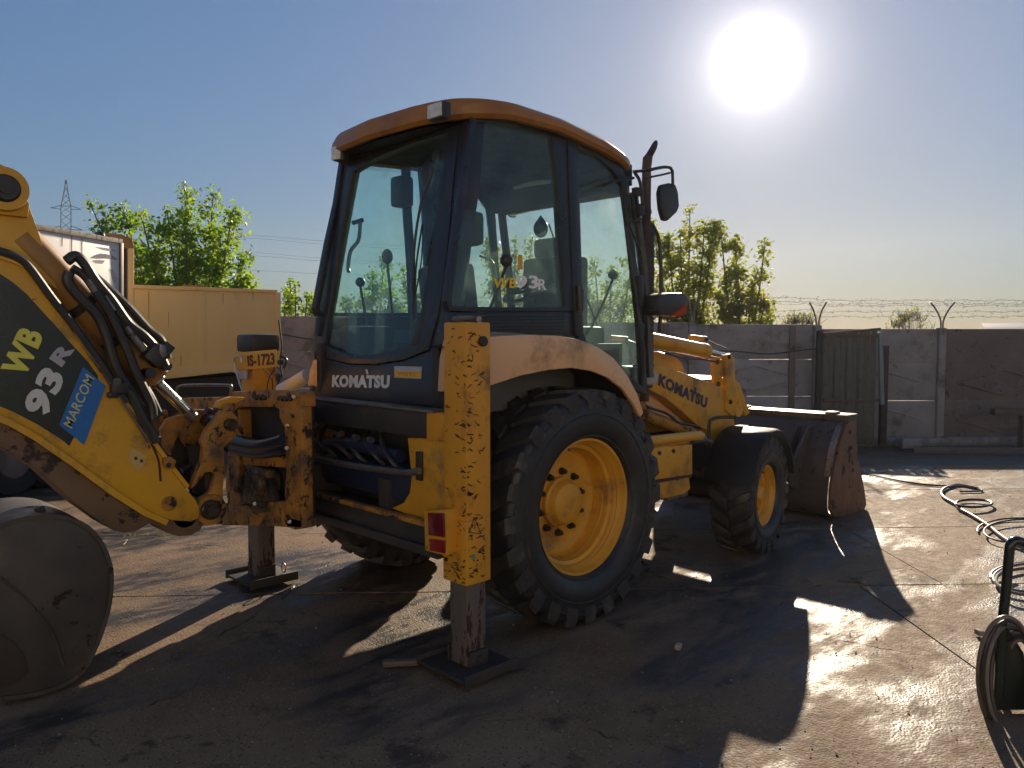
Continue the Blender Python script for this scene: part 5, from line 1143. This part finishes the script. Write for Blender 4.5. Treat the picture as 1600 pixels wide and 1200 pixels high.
# print and sticker on the quarter window
lettering('WB', SW(770, 450), SW(807, 450), SW(771, 434), SN, mat('ochre_window_print', (.85, .55, .03), .5), cab, .0005, .025, lift=.0)
lettering('93', SW(806, 451), SW(841, 451), SW(806, 430), SN, mat('grey_window_print', (.8, .8, .85), .5), cab, .0005, .025, lift=.0)
lettering('R', SW(841, 453), SW(854, 453), SW(841, 436), SN, mat('grey_window_print', (.8, .8, .85), .5), cab, .0005, .025, lift=.0)
spl('sticker', [(809, 398), (816, 398), (817, 421), (810, 422)], .002, .0015, PLATE, 0)
# ---- rear fender over the wheel
def fender(s):
    up_ = [(742, 528), (765, 526), (820, 523), (870, 524), (905, 530), (935, 542), (960, 560), (980, 585), (996, 615), (1006, 645)]
    dn = [(1001, 652), (990, 630), (972, 606), (950, 590), (925, 580), (895, 575), (860, 578), (815, 587), (775, 600), (742, 611)]
    if s > 0: up_ = up_[3:]; dn = dn[:-3]
    U = [PY(a, b, -1.10) for a, b in up_]; D_ = [PY(a, b, -1.10) for a, b in dn]
    if s > 0: U = [mirror(q) for q in U]; D_ = [mirror(q) for q in D_]
    bm = bmesh.new(); prism(bm, U+D_, Y3*(-s)*.03, .01)
    n = len(U); ring = []
    for i, p in enumerate(U):
        d = (U[min(i+1, n-1)]-U[max(i-1, 0)]).normalized(); u = Vector((d.z, 0, -d.x))
        y1 = p.y-s*(.40 if i > 2 else (.05, .12, .34)[i]); ring.append([bm.verts.new(q) for q in (p-Y3*s*.012+u*.004, Vector((p.x, y1, p.z))+u*.0-Vector((0, 0, -.02)), Vector((p.x, y1, p.z-.02)), p-Y3*s*.012+u*.03)])
    for i in range(n-1):
        for j in range(4): bm.faces.new((ring[i][j], ring[i][(j+1) % 4], ring[i+1][(j+1) % 4], ring[i+1][j]))
    part('rear_fender', bm, ORG, M)
    bm = bmesh.new(); W = [p+Vector((0, 0, -.05)) for p in U]; a = [bm.verts.new(Vector((q.x, q.y-s*.05, q.z))) for q in W]; b = [bm.verts.new(Vector((q.x, q.y-s*.44, q.z))) for q in W]
    for i in range(n-1): bm.faces.new((a[i], a[i+1], b[i+1], b[i]))
    bmesh.ops.solidify(bm, geom=bm.faces[:], thickness=.02); part('wheel_arch', bm, DRK, M)
    bm = bmesh.new(); box2(bm, (-.80, s*.60, .75), (.85, s*.66, 1.68), .01); part('arch_wall', bm, DRK, M)
fender(-1); fender(1)
bm = bmesh.new(); prism(bm, [PX(a, b, -.86) for a, b in ((683, 612), (686, 560), (694, 524), (712, 510), (730, 510), (730, 612))], X3*.05, .01); part('fender_end', bm, ORG, M)
bm = bmesh.new(); prism(bm, [PX(a, b, -.80) for a, b in ((480, 603), (483, 580), (489, 562), (500, 560), (500, 605))], X3*.05, .01); part('fender_end', bm, ORG, M)

# ---- exhaust, mirror, handrail, turn lamp
EX, EY = 1.19, -.60
bm = bmesh.new(); tube(bm, [(EX, EY, 1.25), (EX, EY, 2.95)], .034, 16, False)
a = [bm.verts.new((EX+.034*math.cos(t), EY+.034*math.sin(t), 2.95)) for t in [2*math.pi*j/16 for j in range(16)]]
b = [bm.verts.new((EX+.075+.034*math.cos(t), EY+.034*math.sin(t), 3.10+.07*math.cos(t))) for t in [2*math.pi*j/16 for j in range(16)]]
m2 = [bm.verts.new((EX+.012+.036*math.cos(t), EY+.036*math.sin(t), 3.03)) for t in [2*math.pi*j/16 for j in range(16)]]
for j in range(16): bm.faces.new((a[j], a[(j+1) % 16], m2[(j+1) % 16], m2[j])); bm.faces.new((m2[j], m2[(j+1) % 16], b[(j+1) % 16], b[j]))
ex = part('exhaust_pipe', bm, mat('sooty_steel', (.045, .03, .028), .6, .2, var=(.09, .055, .04), vscale=7, bump=.4, rvar=.1))
bm = bmesh.new(); tube(bm, [(EX, EY, 1.35), (EX, EY, 1.38), (EX, EY, 2.52), (EX, EY, 2.55)], [.058, .062, .062, .058], 20, False); sh = part('heat_shield', bm, mat('sooty_steel', (.045, .03, .028), .6), ex)
bm = bmesh.new()
for i in range(26):
    for j in range(16):
        a_ = 2*math.pi*(j+.5*(i % 2))/16; p = Vector((EX+.0625*math.cos(a_), EY+.0625*math.sin(a_), 1.45+i*.041)); q = Vector((math.cos(a_), math.sin(a_), 0)); cyl(bm, p-q*.002, p+q*.0008, .007, 6)
tag(obj('perforations', bm, DRK, ex), kind='stuff')
for z in (1.5, 2.2, 2.62):
    bm = bmesh.new(); tube(bm, [(EX, EY, z), (EX, EY, z+.03)], .068 if z < 2.5 else .04, 20, False); beam(bm, (EX, EY, z+.015), (EX-.16, EY-.0, z+.015), .03, .02); part('clamp', bm, BLK2, ex)
MY = -.98
def MP(px, py, y=MY): return PY(px, py, y)
bm = bmesh.new(); tube(bm, [SW(990, 268, .0), MP(1012, 266), MP(1038, 261), MP(1049, 264), MP(1051, 276), MP(1051, 292)], .0105, 10); tube(bm, [MP(1008, 278), MP(1030, 274), MP(1047, 270)], .007, 8); part('mirror_arm', bm, BLK2, cab)
mp_ = [(1034, 288), (1045, 285), (1056, 288), (1060, 300), (1062, 322), (1058, 332), (1044, 345), (1038, 343), (1033, 325), (1031, 300)]
bm = bmesh.new(); prism(bm, [MP(a, b) for a, b in mp_], Y3*.05+X3*.02, .014); part('mirror', bm, BLK2, cab)
bm = bmesh.new()
tube(bm, [SW(1002, 395, .03), SW(984, 352, .08), SW(990, 346, .1), SW(1002, 342, .1)], .009, 8)
tube(bm, [MP(1020, 352, -.75), MP(1028, 370, -.75), MP(1032, 400, -.75), MP(1033, 470, -.75), MP(1030, 520, -.75)], .014, 10)
tube(bm, [SW(978, 352, .05), SW(982, 380, .05), SW(995, 470, .05), SW(1003, 510, .05)], .008, 8)
part('handrail', bm, BLK2, cab)
bm = bmesh.new(); tube(bm, [SW(992, 270, .02), SW(1000, 285, .06), SW(1004, 320, .08)], .012, 8); box(bm, SW(995, 300, .05), (.06, .05, .06), None, .01); box(bm, SW(1000, 328, .05), (.05, .05, .08), None, .01); tube(bm, [SW(940, 292, .03), SW(960, 283, .05), SW(990, 278, .05)], .01, 8); part('bracket', bm, BLK2, cab)
bm = bmesh.new(); box(bm, SW(1000, 518, .05), (.05, .05, .12), None, .015); tube(bm, [SW(996, 480, .05), SW(1000, 510, .06), SW(1006, 560, .05), SW(1004, 600, .04)], .014, 8); box(bm, SW(999, 455, .03), (.06, .05, .22), None, .015); part('door_handle', bm, BLK2, cab)
# turn lamp: black shell, orange lens
tl = [(1030, 461), (1045, 457), (1066, 457), (1074, 461), (1075, 478), (1071, 490), (1060, 494), (1032, 493), (1029, 480)]
bm = bmesh.new(); prism(bm, [MP(a, b, -.85) for a, b in tl], Y3*.14, .02); tlo = part('turn_lamp', bm, BLK2, M)
bm = bmesh.new(); prism(bm, [MP(a, b, -.856) for a, b in ((1055, 489), (1062, 484), (1071, 475), (1074, 478), (1072, 490), (1062, 495), (1047, 494))], Y3*.15, .008); part('amber_lens', bm, AMB, tlo)
bm = bmesh.new(); tube(bm, [MP(1030, 478, -.8), MP(1016, 480, -.75), MP(1010, 476, -.7)], .016, 8); box(bm, MP(1022, 480, -.8), (.05, .05, .05), None, .01); part('lamp_bracket', bm, BLK2, M)
# windscreen side deflector: bluish strip between door and exhaust
bm = bmesh.new(); prism(bm, [MP(a, b, -.69) for a, b in ((984, 355), (992, 350), (1010, 520), (1004, 535), (996, 470))], Y3*.006, 0); part('front_side_window', bm, GLS2, cab)

# ---- loader arms and linkage
for s in (-1, 1):
    la = bpy.data.objects.new('loader_arm', None); COL.objects.link(la); la.parent = M; la.location = (1.4, s*.6, 1.3); OFF[la.name] = Vector((1.4, s*.6, 1.3)); la['label'] = ('right' if s < 0 else 'left')+' front loader arm of yellow box section'
    y0 = -.62
    def lp(name, pts, y, th, m_, bv=.006):
        P = [PY(a, b, y) for a, b in pts]; v = Y3*th
        if s > 0: P = [mirror(q) for q in P]; v = -v
        bm = bmesh.new(); prism(bm, P, v, bv); return obj(name, bm, m_, la)
    lp('arm', [(1007, 603), (1009, 585), (1016, 574), (1026, 568), (1060, 580), (1125, 603), (1136, 610), (1141, 622), (1146, 640), (1148, 665), (1140, 690), (1120, 700), (1108, 690), (1106, 672), (1094, 668), (1060, 638), (1040, 622), (1012, 607)], y0, .09, YEL)
    lp('arm_casting', [(1020, 600), (1022, 556), (1030, 548), (1058, 556), (1066, 566), (1070, 576), (1076, 590), (1060, 600)], y0+.10, .22, YEL, .03)
    lp('arm_underside', [(1008, 606), (1045, 628), (1092, 668), (1094, 680), (1060, 668), (1012, 650)], y0+.12, .18, ORG)
    lp('lever_link', [(1114, 560), (1122, 558), (1128, 564), (1130, 600), (1124, 612), (1116, 604)], y0+.02, .03, YEL)
    lp('lever_link', [(1134, 556), (1142, 552), (1148, 560), (1149, 590), (1152, 640), (1146, 652), (1134, 640), (1136, 600)], y0-.02, .04, YEL)
    lp('tilt_link', [(1149, 592), (1156, 600), (1172, 645), (1166, 650), (1150, 620)], y0+.05, .04, YEL)
    def lt(name, pts, y, r_, m_, seg=16, sm=False):
        P = [PY(a, b, y) for a, b in pts]
        if s > 0: P = [mirror(q) for q in P]
        bm = bmesh.new(); tube(bm, P, r_, seg, sm); return obj(name, bm, m_, la)
    lt('tilt_cylinder', [(1010, 530), (1100, 548)], y0+.06, .058, YEL, 20); lt('tilt_rod', [(1098, 548), (1132, 556)], y0+.06, .026, CHR)
    lt('gland', [(1096, 547), (1103, 549)], y0+.06, .062, YEL, 20)
    lt('level_rod', [(1100, 530), (1136, 545)], y0+.2, .006, STL, 8); lt('level_tube', [(1078, 527), (1098, 529)], y0+.2, .022, YEL, 12); lt('level_cap', [(1098, 529), (1103, 530)], y0+.2, .024, BLK2, 12)
    for (a, b) in ((1139, 558), (1121, 566), (1141, 628), (1122, 600)): lt('pin', [(a, b), (a, b)] if 0 else [(a, b), (a+.01, b)], y0-.03, .02, GREASE, 10)
    lt('lift_cylinder', [(1006, 648), (1078, 675)], y0-.02, .045, YELD, 20); lt('lift_rod', [(1076, 674), (1106, 688)], y0-.02, .024, CHR, 14)
    lt('hose', [(1012, 637), (1040, 645), (1060, 660), (1080, 664), (1094, 668)], y0-.06, .010, HOSE, 8, True); lt('hose', [(1010, 634), (1030, 642), (1052, 652), (1056, 664)], y0-.05, .008, HOSE, 8, True)
    lt('hose', [(1040, 552), (1070, 560), (1100, 562), (1122, 566)], y0+.02, .008, HOSE, 8, True)
def LA(px, py): return PY(px, py, -.62)
lettering('KOMATSU', LA(1027, 602), LA(1103, 639), LA(1030, 583), -Y3, NAVY, M, .001, .06, lift=.003)
bm = bmesh.new(); prism(bm, [LA(a, b)-Y3*.003 for a, b in ((1085, 604), (1088, 606), (1087, 612), (1084, 610))], -Y3*.001, 0); part('logo_tick', bm, NAVY, M)
bm = bmesh.new(); cyl(bm, PY(1016, 590, -.60), PY(1016, 590, -.68), .055, 24, bv=.01); part('pivot_cap', bm, GRY, M)
bm = bmesh.new(); tube(bm, [(2.55, -.6, 1.1), (2.55, .6, 1.1)], .06, 16, False); part('cross_tube', bm, YEL, M)

# ---- side box with step
BYy = -.96
def BX(px, py): return PY(px, py, BYy)
sb = bpy.data.objects.new('side_tank', None); COL.objects.link(sb); sb.parent = M; sb.location = (1.0, -.8, .65); OFF[sb.name] = Vector((1.0, -.8, .65)); sb['label'] = 'yellow side tank with chipped rusty edges'
def bpl(name, pts, off, th, m_, bv=.008):
    bm = bmesh.new(); prism(bm, [BX(a, b)-Y3*off for a, b in pts], Y3*th, bv); return obj(name, bm, m_, sb)
bpl('upper_box', [(1008, 700), (1082, 694), (1082, 742), (1008, 752)], 0, .34, YEL); bpl('lower_box', [(1020, 754), (1080, 745), (1083, 764), (1074, 772), (1040, 780), (1025, 778)], -.02, .28, YEL)
bpl('seam', [(1020, 751), (1081, 741), (1081, 745), (1020, 756)], .002, .01, mat('rust_scratch', (.05, .022, .015), .8), .001)
bpl('lid_edge', [(1012, 697), (1081, 689), (1081, 692), (1012, 701)], .006, .02, YELD, .002)
for (a, b) in ((1052, 705), (1030, 708), (1058, 747)): bpl('rust_patch', [(a-3, b-2), (a+1, b-4), (a+4, b), (a+1, b+4), (a-2, b+2)], .001, .002, mat('rust_scratch', (.05, .022, .015), .8), 0)
bm = bmesh.new(); tube(bm, [BX(1006, 690), BX(1086, 681), BX(1094, 682)], .035, 16, True); obj('step_tube', bm, YEL, sb)
bpl('under_box', [(1060, 768), (1094, 762), (1094, 778), (1062, 786)], -.10, .2, LEG)
bm = bmesh.new(); box(bm, BX(1093, 722)+Y3*.25, (.14, .2, .18), None, .05); obj('bracket', bm, YEL, sb)
bm = bmesh.new(); tube(bm, [BX(1080, 690), BX(1100, 688), BX(1110, 692)], .022, 10); box(bm, (1.45, -.6, .72), (.3, .3, .2), None, .04); obj('strut', bm, BLK2, sb)

# ---- front mudguard
fm = bpy.data.objects.new('front_mudguard', None); COL.objects.link(fm); fm.parent = M; fm.location = (2.2, -.9, 1.0); OFF[fm.name] = Vector((2.2, -.9, 1.0))
def guard(s, par):
    c0 = Vector((2.22, s*.90, .463)); bm = bmesh.new(); rotm = Matrix.Rotation(R(9), 3, 'Z'); rg = []
    n = 18
    for i in range(n+1):
        a = R(-10)+R(150)*i/n-R(20) if False else R(12)+R(150)*i/n
        r_ = .535; row = []
        for (y, dr) in ((-.20, -.045), (-.195, -.01), (-.17, .004), (.17, .004), (.195, -.01), (.20, -.045)):
            p = Vector((math.cos(a)*(r_+dr), y, math.sin(a)*(r_+dr))); row.append(bm.verts.new(c0+rotm @ p))
        rg.append(row)
    for i in range(n):
        for k in range(5): bm.faces.new((rg[i][k], rg[i+1][k], rg[i+1][k+1], rg[i][k+1]))
    bmesh.ops.solidify(bm, geom=bm.faces[:], thickness=.012); return obj('guard', bm, BLK2, par)
guard(-1, fm)
bm = bmesh.new(); tube(bm, [PY(1108, 712, -.72), PY(1108, 664, -.72), PY(1113, 655, -.72), PY(1125, 652, -.75), PY(1150, 652, -.85)], .014, 8); obj('guard_bracket', bm, BLK2, fm)
guard(1, fm)

# ---- front bucket
fb = bpy.data.objects.new('front_bucket', None); COL.objects.link(fb); fb.parent = M; fb.location = (3.6, 0, .1); OFF[fb.name] = Vector((3.6, 0, .1)); fb['label'] = 'wide front loader bucket with rusty side plate'
BW = .92
prof = [(1330, 655), (1340, 654), (1338, 680), (1340, 708), (1351, 765), (1354, 788), (1350, 799), (1326, 806), (1304, 808), (1298, 795), (1299, 765), (1304, 730), (1314, 690), (1322, 665)]
Pp = [PY(a, b, -BW) for a, b in prof]
for s in (-1, 1):
    P = Pp if s < 0 else [mirror(q) for q in Pp]
    bm = bmesh.new(); prism(bm, P, Y3*(-s)*.03, .005); o_ = obj('side_plate', bm, BKR, fb)
    if s < 0: o_['label'] = 'rusty brown right side plate'
# shell: back, floor
def shellstrip(pts, th, m_, nm, y=BW-.0):
    bm = bmesh.new(); P = catmull(pts, 4); n = len(P); ring = []
    for i, p in enumerate(P):
        d = (P[min(i+1, n-1)]-P[max(i-1, 0)]).normalized(); u = Vector((-d.z, 0, d.x))
        ring.append([bm.verts.new(Vector((q.x, yy, q.z))) for q, yy in ((p, -y), (p+u*th, -y), (p+u*th, y), (p, y))])
    for i in range(n-1):
        for j in range(4): bm.faces.new((ring[i][j], ring[i][(j+1) % 4], ring[i+1][(j+1) % 4], ring[i+1][j]))
    bm.faces.new(ring[0]); bm.faces.new(ring[-1][::-1]); return obj(nm, bm, m_, fb, angle=30)
ct = Pp[1]
shellstrip([Pp[0]+Z3*.0, Pp[13], Pp[12], Pp[11], Pp[10], Pp[9], Pp[8]+Z3*.02, Pp[7]+Z3*.01, Pp[6]], -.02, BKT, 'shell', BW-.03)
bm = bmesh.new(); box2(bm, (Pp[0].x-.10, -BW-.005, Pp[0].z-.02), (Pp[1].x+.01, BW+.005, Pp[0].z+.045), .012); obj('top_edge', bm, BKT, fb)
bm = bmesh.new(); box2(bm, (Pp[13].x-.05, -BW+.02, Pp[13].z-.30), (Pp[13].x+.0, BW-.02, Pp[13].z-.22), .01); box2(bm, (Pp[10].x-.03, -BW+.05, Pp[10].z-.02), (Pp[10].x+.02, BW-.05, Pp[10].z+.05), .01); obj('stiffener', bm, BKT, fb)
for y in (-.62, -.50, .50, .62):
    bm = bmesh.new(); prism(bm, [(Pp[10].x-.02, y, .25), (Pp[10].x-.22, y, .32), (Pp[10].x-.22, y, .50), (Pp[12].x-.02, y, .85), (Pp[12].x+.05, y, .85), (Pp[10].x+.05, y, .3)], (0, .03, 0), .008); obj('hinge_ear', bm, BKT, fb)
bm = bmesh.new()
q_ = [PY(1312, 668, -BW+.02), PY(1316, 664, -BW+.02), PY(1306, 706, -BW+.02), PY(1299, 745, -BW+.02), PY(1294, 745, -BW+.02), PY(1301, 700, -BW+.02)]
prism(bm, q_, Y3*.04, .004); o_ = obj('side_rib', bm, STL, fb); o_['label'] = 'bare shiny rib beside the side plate'
for (a, b) in ((1328, 675), (1330, 700), (1333, 735)): 
    bm = bmesh.new(); c = PY(a, b, -BW-.004); cyl(bm, c-Y3*.006, c+Y3*.01, .018, 10); obj('bolt', bm, DRK, fb)
for x_ in (.2, -.75):
    bm = bmesh.new(); box(bm, (Pp[0].x-.03, x_, Pp[0].z+.052), (.12, .10, .03), None, .006); obj('hook_pad', bm, BKT, fb)

# ------------------------------------------------------------------ hoses and cart at the right
def G(px, py, h=.0): return PZ(px, py, h)
bm = bmesh.new(); tube(bm, [G(1300, 735, .012), G(1345, 740, .012), G(1372, 744, .012), G(1410, 752, .012), G(1445, 757, .012), G(1478, 759, .012), G(1500, 757, .012), G(1530, 764, .012), G(1532, 767, .012), G(1500, 768, .012)], .011, 8)
tag(obj('hose', bm, HOSE, base=G(1345, 740)), 'thin dark hose running from behind the front bucket to the loops on the slabs', 'hose')
bm = bmesh.new(); tube(bm, [G(1528, 763, .012), G(1500, 758, .015), G(1478, 762, .018), G(1471, 770, .018), G(1476, 778, .018), G(1492, 787, .018), G(1500, 795, .018), G(1520, 806, .018), G(1545, 822, .018), G(1565, 838, .018), G(1588, 852, .018), G(1620, 862, .018), G(1680, 868, .018)], .0155, 10)
tag(obj('hose', bm, mat('grey_hose', (.10, .085, .078), .4, var=(.25, .22, .2), vscale=12, bump=.2), base=G(1500, 795)), 'thick grey hose snaking across the slabs towards the black handle', 'hose')
bm = bmesh.new(); pts = []
for k in range(17):
    a = 2*math.pi*k/16; pts.append(G(1522+28*math.cos(a+2.9), 786+5.5*math.sin(a+2.9)+k*.05, .014+.002*k))
tube(bm, pts, .013, 8); tag(obj('hose', bm, HOSE, base=G(1522, 786)), 'small dark hose loop lying on the thick grey hose', 'hose')
bm = bmesh.new(); pts = []
for k in range(30):
    a = 2*math.pi*k/20; pts.append(G(1590+63*math.cos(a+3.0)+k*.5, 828+19*math.sin(a+3.0)+k*.1, .013+.001*k))
tube(bm, pts, .008, 8); tag(obj('hose', bm, HOSE, base=G(1590, 828)), 'large thin black hose loop right of the grey hose', 'hose')
bm = bmesh.new(); pts = []
for k in range(44):
    a = 2*math.pi*k/20; pts.append(G(1622+(74-k*.2)*math.cos(a+3.0), 900+(22+k*.08)*math.sin(a+3.0)+k*.15, .014+.001*k))
tube(bm, pts, .011, 8); tag(obj('hose', bm, mat('pale_hose', (.20, .17, .15), .35, var=(.1, .08, .07), vscale=8), base=G(1622, 900)), 'coiled pale hose lying behind the black handle', 'hose')
# hose cart: bent black tube handle and a coil of hose hung on it
hb = G(1575, 1115, 0); dd = camd(hb)
cart = thing('hose_cart', 'bent black tube handle of a hose cart, in front at the right edge', 'cart', hb)
def H(px, py, off=0): return PD(px, py, dd+off)
bm = bmesh.new(); tube(bm, [H(1560, 1090), H(1566, 980), H(1572, 920), H(1577, 862), H(1580, 850), H(1587, 845), H(1600, 848), H(1640, 862), H(1700, 885)], .021, 14, True, 5); obj('handle', bm, mat('dark_green_tube', (.012, .018, .016), .22, var=(.02, .03, .025), vscale=9, rvar=.06), cart)
bm = bmesh.new(); tube(bm, [H(1564, 985, .0), H(1580, 1010, .1), H(1600, 1060, .2), H(1640, 1110, .3)], .03, 12); prism(bm, [H(1556, 985, .02), H(1578, 985, .02), H(1600, 1020, .02), H(1615, 1110, .02), H(1556, 1110, .02)], FWD*.02, .006); obj('frame', bm, mat('dark_green_tube', (.012, .018, .016), .22), cart)
for c_ in range(2):
    ax = (H(1600, 1060, .5)-H(1600, 1060)).normalized()
    bm = bmesh.new(); w0 = H(1640+c_*60, 1100, .1+c_*.3); w0.z = .13; cyl(bm, w0, w0+RGT*.05, .13, 24, bv=.012); obj('wheel', bm, RUB, cart)
for k in range(7):
    bm = bmesh.new(); pts = []
    rx, ry = 44-k*3.2, 92-k*4
    for q in range(25):
        a = 2*math.pi*q/24; pts.append(H(1572+k*3.5+rx*math.cos(a), 1056+k*2+ry*math.sin(a), -.06+k*.02+.05*math.sin(a+k)))
    tube(bm, pts, .0095, 8)
    o_ = obj('hose_turn', bm, HOSE if k % 2 else mat('pale_hose', (.20, .17, .15), .35), cart)
# scraps on the ground
for i, (px, py, L_, az, w_, lab) in enumerate(((640, 1034, .28, 2.5, .05, 'short wooden scrap lying left of the right stabiliser foot'), (1060, 1010, .05, .3, .03, 'small stone in the shade below the rear wheel'), (1530, 988, .05, .9, .03, 'dark clod on the slab left of the coiled hose'))):
    c = G(px, py, .02); bm = bmesh.new(); d = Vector((math.cos(az), math.sin(az), 0)); beam(bm, c-d*L_/2, c+d*L_/2, w_, .03, bv=.006)
    tag(obj('wood_scrap' if i == 0 else 'stone', bm, WOOD if i == 0 else CONC, base=c), lab, 'scrap' if i == 0 else 'stone')
